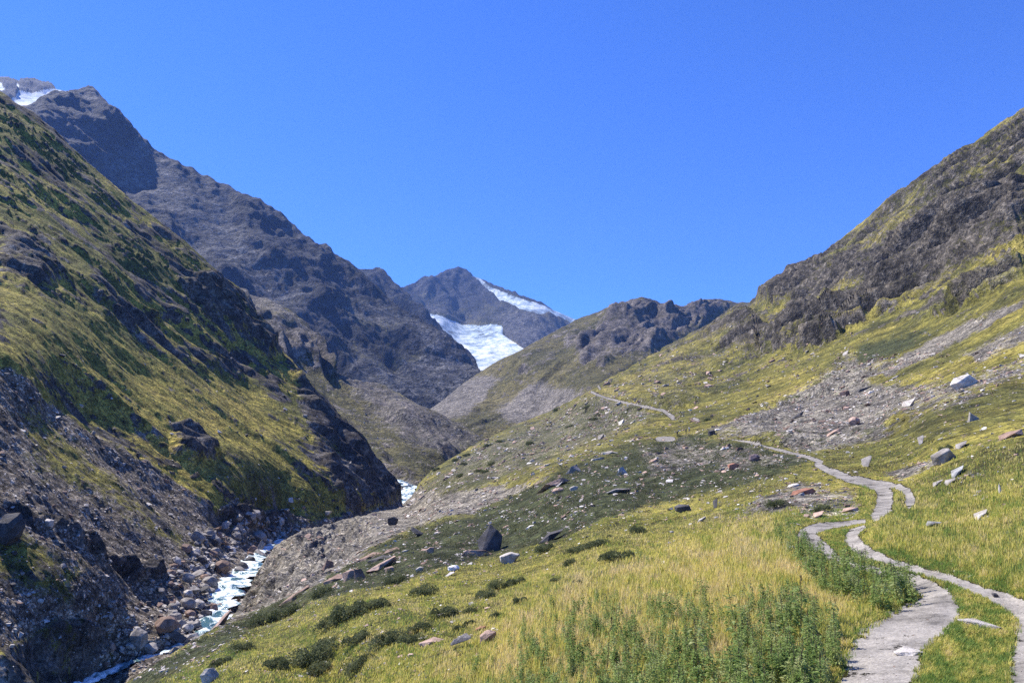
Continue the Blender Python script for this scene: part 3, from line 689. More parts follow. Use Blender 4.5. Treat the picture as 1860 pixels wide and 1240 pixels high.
# ------------------------------------------------------------------ the glacial stream
def water_mat():
    m, t, b = nt('white_water')
    N = NB(t)
    pos = t.nodes.new('ShaderNodeNewGeometry').outputs['Position']
    a = N.noise(pos, 0.35, 8, 0.65, 0.6)
    c = N.ramp(a, [(0.42, (0.06, 0.13, 0.14)), (0.47, (0.22, 0.34, 0.36)), (0.52, (0.66, 0.73, 0.75)), (0.60, (0.88, 0.9, 0.92))])
    N.lk(c, b.inputs['Base Color'])
    N.lk(N.step(a, 0.4, 0.55), b.inputs['Roughness'])
    bp = t.nodes.new('ShaderNodeBump'); bp.inputs['Distance'].default_value = 0.8; bp.inputs['Strength'].default_value = 0.8
    N.lk(N.noise(pos, 0.9, 6, 0.6), bp.inputs['Height']); N.lk(bp.outputs[0], b.inputs['Normal'])
    return m
WATER = water_mat()
def stream(name, sheet, line, lift):
    # flatten across the flow: each point takes the height of the stream's middle line beside it
    dd = line_d(sheet.px.ravel(), sheet.py.ravel(), line).reshape(sheet.px.shape)
    L = []
    for (x0, y0, w0), (x1, y1, w1) in zip(line[:-1], line[1:]):
        for k in range(12):
            t = k / 12; L.append((x0 + (x1 - x0) * t, y0 + (y1 - y0) * t, w0 + (w1 - w0) * t))
    L.append(line[-1]); L = np.array(L)
    # heights along the line, from the smooth base surface
    u = ((L[:, 0] - sheet.xs[0]) / (sheet.xs[1] - sheet.xs[0])).round().astype(int).clip(0, len(sheet.xs) - 1)
    v = ((L[:, 1] - sheet.yt[u]) / (sheet.yb[u] - sheet.yt[u]) * (sheet.ny - 1)).round().astype(int).clip(0, sheet.ny - 1)
    C = sheet.base[v, u]
    ncr = 25
    rows = []
    for i in range(len(C)):
        tdir = C[min(i + 1, len(C) - 1)] - C[max(i - 1, 0)]
        # across direction on the ground
        ac = np.cross(tdir, [0, 0, 1.0]); ac /= np.linalg.norm(ac) + 1e-9
        sc_ = sheet.d[v[i], u[i]] / F
        w = L[i, 2] * sc_ * 1.3 * (1 + 0.35 * math.sin(i * 0.85) * math.sin(i * 0.31 + 1))
        for j in range(ncr):
            q = (j / (ncr - 1) - 0.5) * 2
            rows.append(C[i] + ac * q * w + np.array([0, 0, lift - 0.3 * q * q]))
    V = np.array(rows)
    V[:, 2] += perlin(V / 3.1) * 0.5 + perlin(V / 1.5) * 0.3 + perlin(V / 0.8) * 0.15
    idx = np.arange(len(C) * ncr).reshape(len(C), ncr)
    Fq = np.stack([idx[:-1, :-1], idx[:-1, 1:], idx[1:, 1:], idx[1:, :-1]], -1).reshape(-1, 4)
    o = link(name, np_mesh(name, V, Fq), WATER)
    tag(o, kind='structure')
stream('glacial_stream', G1, RIVER, 0.7)
stream('glacial_stream', midl, RIVER_UP, 1.0)

# ------------------------------------------------------------------ stones
def stone_mat(name, use_attr):
    m, t, b = nt(name)
    N = NB(t)
    tc = t.nodes.new('ShaderNodeTexCoord').outputs['Object']
    pos = t.nodes.new('ShaderNodeNewGeometry').outputs['Position']
    if use_attr: base = N.attr('tone').outputs['Color']
    else:
        oi = t.nodes.new('ShaderNodeObjectInfo'); base = oi.outputs['Color']
    n1 = N.noise(pos, 1.1, 9, 0.75); n2 = N.noise(pos, 9.0, 6, 0.75)
    c = N.mix(1.0, base, N.mix(N.step(n1, 0.38, 0.62), (0.62, 0.60, 0.58), (1.25, 1.25, 1.25)), 'MULTIPLY')
    c = N.mix(N.math('MULTIPLY', N.step(n2, 0.55, 0.66), 0.5), c, (0.10, 0.105, 0.075))
    N.lk(c, b.inputs['Base Color'])
    b.inputs['Roughness'].default_value = 0.85
    b.inputs['Specular IOR Level'].default_value = 0.25
    bp = t.nodes.new('ShaderNodeBump'); bp.inputs['Distance'].default_value = 0.08; bp.inputs['Strength'].default_value = 0.7
    N.lk(N.math('ADD', n1, n2), bp.inputs['Height']); N.lk(bp.outputs[0], b.inputs['Normal'])
    return m
STONE = stone_mat('weathered_stone', False)
RUBBLE = stone_mat('weathered_rubble', True)
import bmesh
def hull_rock(kind, seed, detail=1):
    r = np.random.default_rng(seed)
    bm = bmesh.new()
    n = {'slab': 15, 'block': 14, 'round': 34, 'spire': 13, 'wedge': 10}[kind]
    for i in range(n):
        v = r.normal(size=3); v /= np.linalg.norm(v)
        if kind == 'slab':
            a = r.uniform(0, 6.283); q = r.uniform(0.75, 1.0)
            a = a + 0.3 * math.sin(2 * a); v = np.array([math.cos(a) * q, math.sin(a) * q, (1 if i % 2 else -1) * r.uniform(0.8, 1.0) * (1 if q < .93 else .7)])
        elif kind == 'block':
            v = np.sign(v) * np.abs(v) ** 0.6; v *= r.uniform(0.72, 1.0)
        elif kind == 'spire':
            h = r.uniform(-1, 1); w = (1 - (h + 1) / 2) * 0.75 + 0.22
            a = r.uniform(0, 6.283); v = np.array([math.cos(a) * w + 0.15 * h, math.sin(a) * w, h])
            if i == 0: v = np.array([-0.15, 0, 1.25])
        elif kind == 'wedge':
            a = r.uniform(0, 6.283); x = math.cos(a); v = np.array([x, math.sin(a), r.uniform(-1, 1) if x > 0 else r.uniform(-1, -0.3)])
        bm.verts.new(v)
    g = bmesh.ops.convex_hull(bm, input=bm.verts)
    bmesh.ops.delete(bm, geom=[v for v in bm.verts if not v.link_faces], context='VERTS')
    if detail:
        bmesh.ops.bevel(bm, geom=bm.edges[:], offset=0.07, segments=1, affect='EDGES', clamp_overlap=True)
        bmesh.ops.triangulate(bm, faces=bm.faces[:])
        for _ in range(detail):
            bmesh.ops.subdivide_edges(bm, edges=[e for e in bm.edges if e.calc_length() > 0.25], cuts=1)
            bmesh.ops.triangulate(bm, faces=bm.faces[:])
    P = np.array([v.co[:] for v in bm.verts])
    lo, hi = P.min(0), P.max(0)
    P = (P - (lo + hi) / 2) / (hi - lo)
    if detail:
        dsp = perlin(P * 2.3 + seed) * 0.07 + perlin(P * 6 + seed) * 0.035
        P = P * (1 + dsp[:, None])
    for v, c in zip(bm.verts, P): v.co = c
    bmesh.ops.triangulate(bm, faces=bm.faces[:])
    me = bpy.data.meshes.new('stone'); bm.to_mesh(me)
    T = np.array([[v.index for v in f.verts] for f in bm.faces])
    bm.free()
    return me, P, T
PROTO = {}
for k in ('slab', 'block', 'round', 'spire', 'wedge'):
    PROTO[k] = []
    for i in range(5 if k != 'spire' else 2):
        me, P, T = hull_rock(k, 100 + i * 7 + len(k), 2)
        me.materials.append(STONE); PROTO[k].append(me)
TONE = dict(grey=(0.30, 0.275, 0.25), pale=(0.50, 0.46, 0.41), white=(0.74, 0.70, 0.64), pink=(0.44, 0.31, 0.24), brown=(0.25, 0.17, 0.13), dark=(0.085, 0.08, 0.08), red=(0.36, 0.17, 0.11), bluish=(0.30, 0.30, 0.29), purple=(0.2, 0.15, 0.15))
# sheet, x0, x1, y0, y1, kind, tone, tilt in degrees, label, name
S2, S1, SM = 'near', 'left', 'mid'
ROCKS = [
 (S2, 869, 909, 952, 1001, 'spire', 'dark', -12, 'tall dark pointed boulder standing upright in the heath band', 'boulder'),
 (S2, 839, 888, 991, 1017, 'slab', 'pink', 6, 'broad pale pink slab lying at the foot of the tall pointed boulder', 'flat_boulder'),
 (S2, 664, 718, 1012, 1041, 'slab', 'pink', 20, 'long thick pinkish slab tilted up to the right, largest beside the gravel bank', 'flat_boulder'),
 (S2, 647, 690, 1002, 1020, 'slab', 'brown', 12, 'flat brown slab behind and left of the long thick pinkish slab', 'flat_boulder'),
 (S2, 668, 708, 1007, 1023, 'slab', 'dark', 14, 'dark slab wedged directly behind the long thick pinkish slab', 'flat_boulder'),
 (S2, 690, 724, 995, 1009, 'slab', 'brown', 6, 'brown slab farthest back in the cluster of slabs beside the gravel bank', 'flat_boulder'),
 (S2, 636, 658, 1034, 1057, 'wedge', 'brown', 25, 'brown wedge shaped boulder leaning below the cluster of slabs', 'boulder'),
 (S2, 622, 644, 1034, 1052, 'block', 'pink', 15, 'pinkish block touching the left side of the leaning brown wedge', 'boulder'),
 (S2, 587, 624, 1041, 1061, 'slab', 'brown', 14, 'low brown slab left of the pinkish block at the gravel bank edge', 'flat_boulder'),
 (S2, 698, 715, 1031, 1041, 'block', 'pink', 5, 'small pink block under the right end of the long thick slab', 'boulder'),
 (S2, 743, 778, 962, 978, 'slab', 'dark', 16, 'narrow dark edged slab jutting from the heath above the slab cluster', 'flat_boulder'),
 (S2, 814, 833, 1031, 1041, 'round', 'white', 4, 'bright white stone at the lower edge of the heath band', 'boulder'),
 (S2, 910, 943, 1007, 1025, 'block', 'pale', 10, 'pale grey stone block right of the tall pointed boulder', 'boulder'),
 (S2, 579, 602, 1012, 1034, 'wedge', 'brown', 20, 'dark brown boulder sticking out of the grey gravel bank', 'boulder'),
 (S2, 582, 604, 1032, 1048, 'slab', 'pink', 22, 'pinkish slab just below the dark brown boulder of the gravel bank', 'flat_boulder'),
 (S2, 704, 722, 944, 960, 'block', 'dark', 10, 'dark square boulder high on the grey gravel bank', 'boulder'),
 (S2, 826, 847, 1151, 1179, 'wedge', 'grey', -40, 'bluish grey split stone standing on edge in the lower meadow', 'boulder'),
 (S2, 762, 801, 1158, 1175, 'slab', 'pink', 10, 'pink slab with dark cracks lying left of the split bluish stone', 'flat_boulder'),
 (S2, 871, 901, 1146, 1167, 'round', 'pink', 15, 'rounded pinkish stone between split bluish stone and the tall weeds', 'boulder'),
 (S2, 862, 886, 1135, 1147, 'slab', 'red', 10, 'thin reddish slab above the rounded pinkish stone', 'flat_boulder'),
 (S2, 504, 560, 1076, 1097, 'slab', 'brown', 3, 'broad brown slab overhanging the heath at the lower gravel bank end', 'flat_boulder'),
 (S2, 968, 1026, 968, 990, 'slab', 'dark', 60, 'large dark leaning slab with shaded face between heath and meadow', 'flat_boulder'),
 (S2, 974, 1036, 876, 892, 'slab', 'pink', 10, 'long low pinkish brown ledge stone at the upper heath edge', 'flat_boulder'),
 (S2, 1003, 1024, 885, 895, 'round', 'pink', 5, 'small rounded pink stone under the long low ledge stone', 'boulder'),
 (S2, 1229, 1257, 918, 932, 'block', 'dark', -8, 'dark blocky boulder on the meadow just below the heath band', 'boulder'),
 (S2, 1294, 1309, 911, 924, 'wedge', 'dark', 30, 'small dark pointed boulder right of the dark blocky boulder', 'boulder'),
 (S2, 1262, 1285, 940, 952, 'slab', 'pale', 14, 'pale slab on the meadow below the two dark boulders', 'flat_boulder'),
 (S2, 1103, 1147, 884, 903, 'slab', 'grey', 15, 'grey humped slab in the middle of the heath band', 'flat_boulder'),
 (S2, 1325, 1342, 842, 854, 'block', 'red', 8, 'orange red block among the rubble below the far footpath', 'boulder'),
 (S2, 1363, 1382, 826, 841, 'round', 'purple', 0, 'purplish round boulder in the rubble below the far footpath', 'boulder'),
 (S2, 1441, 1486, 883, 904, 'slab', 'red', 8, 'big rust coloured wedge slab on top of the stone heap beside the track', 'flat_boulder'),
 (S2, 1118, 1137, 851, 864, 'wedge', 'pale', 20, 'pale stone with dark underside high in the heath band', 'boulder'),
 (S2, 1073, 1098, 828, 839, 'slab', 'pale', 16, 'flat pale slab at the upper heath edge, left one of a pair', 'flat_boulder'),
 (S2, 1094, 1123, 820, 829, 'slab', 'pale', 18, 'flat pale slab at the upper heath edge, right one of a pair', 'flat_boulder'),
 (S2, 1177, 1199, 828, 843, 'slab', 'pink', 12, 'pinkish slab pile top left of the rubble field below the far footpath', 'flat_boulder'),
 (S2, 1025, 1053, 849, 862, 'wedge', 'grey', 18, 'grey outcrop stone where gravel bank meets the green slope', 'boulder'),
 (S2, 1438, 1466, 752, 763, 'slab', 'dark', 6, 'dark flat boulder high in the rubble above the far footpath', 'boulder'),
 (S2, 1404, 1436, 775, 790, 'wedge', 'brown', 12, 'dark brown leaning slab above the bend of the far footpath', 'flat_boulder'),
 (S2, 1288, 1300, 783, 793, 'block', 'dark', 0, 'dark squarish boulder beside the footpath below the hikers', 'boulder'),
 (S2, 1300, 1312, 785, 790, 'slab', 'white', 0, 'white stone touching the dark squarish boulder by the footpath', 'boulder'),
 (S2, 1545, 1564, 757, 773, 'round', 'pink', 5, 'pinkish round boulder in the rubble above the track', 'boulder'),
 (S2, 1642, 1668, 726, 738, 'wedge', 'pale', 8, 'pale grey stone at the right end of the rubble field', 'boulder'),
 (S2, 1737, 1775, 685, 708, 'block', 'pale', 8, 'large pale grey boulder on the upper right slope', 'boulder'),
 (S2, 1733, 1764, 798, 817, 'slab', 'grey', 18, 'grey tilted slab beside a bush on the right hand meadow', 'flat_boulder'),
 (S2, 1757, 1776, 751, 767, 'wedge', 'grey', 30, 'small grey stone alone on the right hand meadow above the tilted slab', 'boulder'),
 (S2, 1565, 1590, 836, 851, 'wedge', 'grey', 25, 'grey pointed slab rising from grass just above the track', 'flat_boulder'),
 (S2, 1669, 1684, 796, 809, 'wedge', 'grey', 12, 'small grey stone in the grass above the pointed slab', 'boulder'),
 (S2, 1693, 1720, 871, 886, 'slab', 'grey', 10, 'flat greenish grey slab above the second track bend, left of two', 'flat_boulder'),
 (S2, 1716, 1742, 869, 882, 'slab', 'grey', 6, 'flat greenish grey slab above the second track bend, right of two', 'flat_boulder'),
 (S2, 1724, 1762, 853, 868, 'slab', 'bluish', 12, 'long flat grey green slab behind the pair above the track', 'flat_boulder'),
 (S2, 1810, 1824, 884, 899, 'wedge', 'pale', 40, 'small pale stone standing in grass near the right picture edge', 'boulder'),
 (S2, 1766, 1804, 930, 947, 'slab', 'pale', 20, 'long narrow pale slab lying in the right hand meadow', 'flat_boulder'),
 (S2, 1682, 1716, 951, 960, 'slab', 'bluish', 2, 'flat bluish grey slab in the grass above the track curve', 'flat_boulder'),
 (S2, 1703, 1736, 820, 842, 'block', 'grey', 15, 'grey block heading the stony streak on the right hand meadow', 'boulder'),
 (S2, 1826, 1866, 775, 802, 'slab', 'brown', 20, 'brownish layered outcrop stone cut by the right picture edge', 'flat_boulder'),
 (S2, 1555, 1586, 700, 712, 'slab', 'dark', 15, 'dark brown slab at the top of the rubble field', 'flat_boulder'),
 (S2, 1523, 1543, 706, 716, 'slab', 'brown', 18, 'small brown slab left of the topmost dark slab of the rubble', 'flat_boulder'),
 (S2, 1506, 1533, 782, 798, 'slab', 'pink', 8, 'pinkish slab in the rubble just above where the footpath meets the track', 'flat_boulder'),
 (S2, 1535, 1564, 920, 935, 'slab', 'pink', 12, 'pinkish slab with dark edge at the right end of the stone heap beside the track', 'flat_boulder'),
 (S2, 1473, 1502, 925, 944, 'slab', 'pink', 25, 'tilted pinkish slab at the foot of the stone heap beside the track', 'flat_boulder'),
 (S2, 1433, 1456, 874, 887, 'slab', 'white', 18, 'whitish slab at the upper left of the stone heap beside the track', 'flat_boulder'),
 (S2, 1633, 1684, 1177, 1190, 'slab', 'white', 2, 'flat pale stone worn smooth in the left wheel rut of the track', 'flat_boulder'),
 (S2, 1756, 1838, 1136, 1146, 'slab', 'pale', -4, 'long pale slab buried across the grassy middle of the track', 'flat_boulder'),
 (S2, 1804, 1813, 1076, 1083, 'block', 'dark', 0, 'small black stone lying in the right wheel rut', 'stone'),
 (S2, 364, 392, 1219, 1246, 'round', 'pale', 10, 'grey blue slab standing at the bottom edge of the near slope', 'flat_boulder'),
 (S2, 384, 419, 1118, 1136, 'wedge', 'pink', 28, 'brown tapering slab on the green edge above the stream', 'flat_boulder'),
 (S1, 364, 391, 1049, 1070, 'round', 'grey', 5, 'smooth grey round boulder standing in the white water', 'boulder'),
 (S1, 384, 414, 1020, 1043, 'round', 'brown', 0, 'big brown boulder at the upper end of the rapids', 'boulder'),
 (S1, 394, 433, 1078, 1096, 'slab', 'brown', -4, 'dark brown flat boulder damming the middle of the rapids', 'boulder'),
 (S1, 428, 446, 1069, 1085, 'round', 'white', 0, 'whitish boulder on the right bank of the rapids', 'boulder'),
 (S1, 325, 352, 1087, 1107, 'round', 'grey', -10, 'grey boulder on the left bank of the rapids', 'boulder'),
 (S1, 351, 376, 1094, 1107, 'slab', 'grey', -3, 'low grey boulder between left bank and rapids', 'boulder'),
 (S1, 321, 354, 1149, 1173, 'wedge', 'pale', -25, 'pale sloping boulder where the stream vanishes behind the green slope', 'boulder'),
 (S1, 273, 311, 1138, 1168, 'round', 'brown', 10, 'large rounded brown boulder above the lower stream pool', 'boulder'),
 (S1, 229, 259, 1154, 1188, 'block', 'grey', -20, 'upright grey boulder left of the rounded brown one by the stream', 'boulder'),
 (S1, 309, 327, 1148, 1176, 'wedge', 'dark', 70, 'dark boulder squeezed between brown and pale boulders by the stream', 'boulder'),
 (S1, 260, 284, 1174, 1190, 'block', 'grey', 0, 'small grey boulder at the edge of the lower pool', 'boulder'),
 (S1, -14, 28, 928, 990, 'round', 'dark', -15, 'big dark brown boulder cut by the left picture edge', 'boulder'),
 (S1, 466, 479, 984, 1005, 'spire', 'grey', 5, 'narrow upright grey stone in the upstream boulder field', 'boulder'),
 (S1, 452, 479, 972, 987, 'round', 'grey', 0, 'rounded grey boulder behind the narrow upright stone upstream', 'boulder'),
 (S1, 473, 499, 981, 991, 'slab', 'white', 8, 'whitish flat boulder right of the narrow upright stone upstream', 'boulder'),
 (S1, 408, 432, 985, 999, 'slab', 'pale', 3, 'pale flat boulder left of the rounded grey one upstream', 'boulder'),
 (S1, 352, 374, 1068, 1084, 'wedge', 'dark', 10, 'dark wet boulder at the left edge of the rapids', 'boulder'),
 (S1, 340, 366, 1030, 1052, 'wedge', 'grey', -10, 'grey bedrock boulder above the left edge of the rapids', 'boulder'),
 (S1, 415, 440, 1044, 1060, 'slab', 'dark', 5, 'dark low rock breaking the rapids near their top', 'boulder'),
]
def sheet_of(k): return {'near': G2, 'left': G1, 'mid': midl}[k]
NAMED = []          # (px, py, short phrase, sheet) for describing the neighbours
def orient(n, tilt, spin, follow=0.6):
    up = Vector((0, 0, 1)).lerp(Vector(n), follow).normalized()
    q = Vector((0, 0, 1)).rotation_difference(up)
    return q.to_matrix() @ Matrix.Rotation(-math.radians(tilt), 3, 'Y') @ Matrix.Rotation(spin, 3, 'Z')
def put_rock(sheet, cx, base_y, wpx, hpx, kind, tone, tilt, label, name, rnd, sink=0.18, follow=0.35):
    if kind == 'slab': base_y = base_y - hpx * 0.25; follow = 0.9
    p, n, s = sheet.at(cx, base_y)
    w = wpx * s; h = hpx * s
    th = math.radians(abs(tilt))
    if kind in ('slab',):
        h = w * rnd.uniform(0.13, 0.22); dep = w * rnd.uniform(0.7, 1.1); tilt = tilt * 0.45
    else: dep = w * rnd.uniform(0.7, 1.0)
    me = rnd.choice(PROTO[kind])
    o = bpy.data.objects.new(name, me); COL.objects.link(o)
    M = orient(n, tilt, 0.0, follow)
    o.matrix_world = Matrix.Translation(Vector(p) + Vector((0, dep * 0.25, h * (0.5 - sink)))) @ M.to_4x4() @ Matrix.Diagonal((w * 1.08, dep, h * 1.1, 1))
    t = TONE[tone]; j = rnd.uniform(0.88, 1.12)
    o.color = (t[0] * j, t[1] * j, t[2] * j, 1)
    tag(o, label, name.replace('_', ' '), 'boulders and slabs scattered over the valley')
    return o
R_ = random.Random(5)
for (sh, x0, x1, y0, y1, kind, tone, tilt, label, name) in ROCKS:
    sink = 0.12 if 'buried' not in label and 'worn' not in label else 0.42
    put_rock(sheet_of(sh), (x0 + x1) / 2, y1 - 2, x1 - x0, (y1 - y0), kind, tone, tilt, label, name, R_, sink)
    NAMED.append(((x0 + x1) / 2, (y0 + y1) / 2, label, sh))
# the stone balanced on the pointed boulder
p, n, s_ = G2.at(888, 999)
o = bpy.data.objects.new('balanced_stone', PROTO['slab'][1]); COL.objects.link(o)
o.matrix_world = Matrix.Translation(Vector(p) + Vector((-2.5 * s_, 0, 46.5 * s_))) @ Matrix.Diagonal((6.5 * s_, 5 * s_, 2.6 * s_, 1))
o.color = (0.1, 0.1, 0.1, 1)
tag(o, 'tiny flat stone balanced on the tip of the tall pointed boulder', 'stone')

# stones in number: the largest are things of their own, the rest one mass of rubble
SMALL = [hull_rock(k, 300 + i, 0)[1:] for i, k in enumerate(['slab', 'block', 'slab', 'wedge', 'block', 'slab', 'wedge', 'slab'])]
SHORT = {}
for i, (x, y, lab, sh) in enumerate(NAMED):
    SHORT[i] = lab
LAND = [(888, 978, 'tall pointed boulder', S2), (863, 1004, 'broad pale pink slab', S2), (691, 1026, 'long thick pinkish slab', S2), (823, 1036, 'bright white stone', S2),
        (836, 1165, 'split bluish stone', S2), (998, 970, 'large dark leaning slab', S2), (1005, 884, 'long low ledge stone', S2), (1243, 925, 'dark blocky boulder', S2),
        (1125, 893, 'grey humped slab', S2), (1333, 848, 'orange red block', S2), (1372, 833, 'purplish round boulder', S2), (1463, 893, 'big rust coloured wedge slab', S2),
        (1554, 765, 'pinkish round boulder', S2), (1756, 696, 'large pale boulder', S2), (1748, 808, 'grey tilted slab', S2),
        (1740, 860, 'long grey green slab', S2), (1785, 938, 'long narrow pale slab', S2), (1699, 955, 'flat bluish grey slab', S2), (590, 1023, 'dark brown gravel-bank boulder', S2),
        (532, 1086, 'broad brown overhanging slab', S2), (401, 1127, 'brown tapering slab', S2), (1451, 757, 'dark flat boulder', S2), (1420, 782, 'dark brown leaning slab', S2),
        (1294, 788, 'dark footpath boulder', S2), (378, 1060, 'round mid-stream boulder', S1), (290, 1153, 'large rounded brown boulder', S1), (472, 995, 'narrow upright stone', S1),
        (14, 960, 'big dark left-edge boulder', S1), (413, 1087, 'flat rapids boulder', S1), (735, 895, 'far bend of the stream', S1), (640, 700, 'dark shaded knob', SM), (375, 1230, 'grey blue bottom-edge slab', S2), (1220, 797, 'footpath gravel spot', S2), (712, 952, 'dark square boulder', S2)]
def sample_stones(sheet, shk, n, box, dens, lo, hi, pw, seed):
    r = np.random.default_rng(seed)
    x = r.uniform(box[0], box[2], n); y = r.uniform(box[1], box[3], n)
    yt = np.interp(x, sheet.xs, sheet.yt)
    k = y > yt + 3
    x, y = x[k], y[k]
    w = dens(sheet, x, y)
    cl = fbm(np.stack([x / 26.0, y / 13.0, x * 0 + seed], -1), 3, 0.6)
    w = w * np.clip(0.4 + 5.5 * cl, 0.05, 3.2)
    k = r.uniform(0, 1, len(x)) < w
    x, y = x[k], y[k]
    sz = lo * (1 - r.uniform(0, 1, len(x)) * (1 - (lo / hi) ** pw)) ** (-1 / pw)
    return [(shk, a, b, c) for a, b, c in zip(x, y, sz)]
def dens_near(sh, x, y):
    zs, zh, zr, zp = sh.zone('scree', x, y), sh.zone('heath', x, y), sh.zone('rock', x, y), sh.zone('path', x, y)
    w = 0.10 + 1.7 * np.clip(zs - 0.15, 0, 1) + 0.62 * zh + 0.1 * zr
    w = np.where((y > 960) & (x > 900) & (zs < .3), w * 0.35, w)
    w = np.where((x > 1560) & (y > 700) & (zs < .3), w * 0.4, w)
    bank = poly_sd(x, y, [(440, 1110), (446, 1062), (500, 985), (560, 958), (730, 912), (700, 960), (640, 1010), (560, 1064)]) > 0
    w = np.where(bank, w * 0.22, w)
    thick = poly_sd(x, y, [(830, 1240), (940, 1120), (1060, 1070), (1250, 1090), (1500, 1040), (1640, 1030), (1660, 1090), (1540, 1240)]) > 0
    return w * (zp < 0.2) * ~thick
def dens_left(sh, x, y):
    d0 = line_d(x, y, RIVER)
    w = 0.75 * np.clip(sh.zone('scree', x, y) - 0.3, 0, 1) + 0.03 * (y > 400)
    w = w + 1.2 * (d0 < 3.0) * (d0 > 0.9) + 0.45 * (d0 <= 0.9) * (x > 330)
    bf = poly_sd(x, y, [(400, 990), (400, 950), (470, 948), (560, 952), (500, 1000), (460, 1020), (380, 1020)]) > 0
    return w + bf * 1.0
ST = []
ST += sample_stones(G2, S2, 120000, (150, 640, 1870, 1235), dens_near, 2.8, 15, 2.7, 21)
ST += sample_stones(G2, S2, 5000, (1080, 560, 1870, 800), lambda s, x, y: 0.25 + 0.4 * s.zone('scree', x, y), 2.6, 8, 2.6, 22)
ST += sample_stones(G1, S1, 26000, (0, 640, 740, 1240), dens_left, 2.8, 15, 2.5, 23)
ST += sample_stones(G1, S1, 2600, (290, 940, 560, 1200), lambda s, x, y: (line_d(x, y, RIVER) < 3.2) * (line_d(x, y, RIVER) > .95) * 1.0 + (line_d(x, y, RIVER) <= .95) * 0.85, 8, 22, 2.2, 24)
ST += sample_stones(midl, SM, 2500, (560, 650, 900, 920), lambda s, x, y: 0.5 * s.zone('scree', x, y), 2.2, 6, 2.6, 25)
ST.sort(key=lambda t: -t[3])
rr = np.random.default_rng(77)
TN = ['grey', 'pale', 'pink', 'brown', 'pink', 'pale', 'pale', 'white', 'brown', 'pink']
word = {'grey': 'grey', 'pale': 'pale grey', 'pink': 'pinkish', 'brown': 'brown', 'white': 'whitish', 'dark': 'dark', 'purple': 'purplish', 'red': 'reddish'}
seen = {}
NIND = 300 - len(ROCKS) - 1
cand = []
for (sh, x, y, sz) in ST[:NIND]:
    kind = R_.choice(['slab', 'slab', 'slab', 'wedge', 'block'] if sh == S2 else ['block', 'round', 'round', 'wedge', 'slab'])
    tone = R_.choice(TN) if sh == S2 else R_.choice(['grey', 'grey', 'brown', 'pale', 'dark', 'grey'])
    best = min((l for l in LAND if l[3] == sh), key=lambda l: math.hypot(l[0] - x, (l[1] - y) * 1.6))
    dx, dy = x - best[0], y - best[1]
    dist = math.hypot(dx, dy)
    far = 'just' if dist < 30 else ('a bit' if dist < 75 else ('midway' if dist < 140 else 'far'))
    a = math.degrees(math.atan2(-dy, dx)) % 360
    dr = ['right of', 'upper right of', 'above', 'upper left of', 'left of', 'lower left of', 'below', 'lower right of'][int((a + 22.5) // 45) % 8]
    shape = {'slab': 'flat slab', 'block': 'angular stone', 'wedge': 'wedge stone', 'round': 'rounded boulder'}[kind]
    cand.append([sh, x, y, sz, kind, tone, '%s %s %s %s the %s' % (word[tone], shape, far, dr, best[2])])
from collections import defaultdict
byl = defaultdict(list)
for c in cand: byl[c[6]].append(c)
ordw = ['leftmost', 'second from left', 'third from left', 'fourth from left', 'fifth from left', 'sixth from left', 'seventh from left', 'eighth from left', 'ninth from left']
for lab, cs in byl.items():
    if len(cs) > 1:
        cs.sort(key=lambda c: c[1])
        for i, c in enumerate(cs): c[6] = lab + ', ' + (ordw[i] if i < len(ordw) else 'rightmost')
        if len(cs) <= len(ordw): cs[-1][6] = lab + ', rightmost'
for c in cand:
    sh, x, y, sz, kind, tone, lab = c
    asp = R_.uniform(0.35, 0.6) if kind in ('slab', 'wedge') else R_.uniform(0.55, 0.9)
    put_rock(sheet_of(sh), x, y, sz, sz * asp, kind, tone, R_.uniform(0, 26) * (1 if sh == S2 else R_.choice([-1, 1])), lab, 'stone' if sz < 14 else 'boulder', R_, 0.2, 0.6)
rest = ST[NIND:]
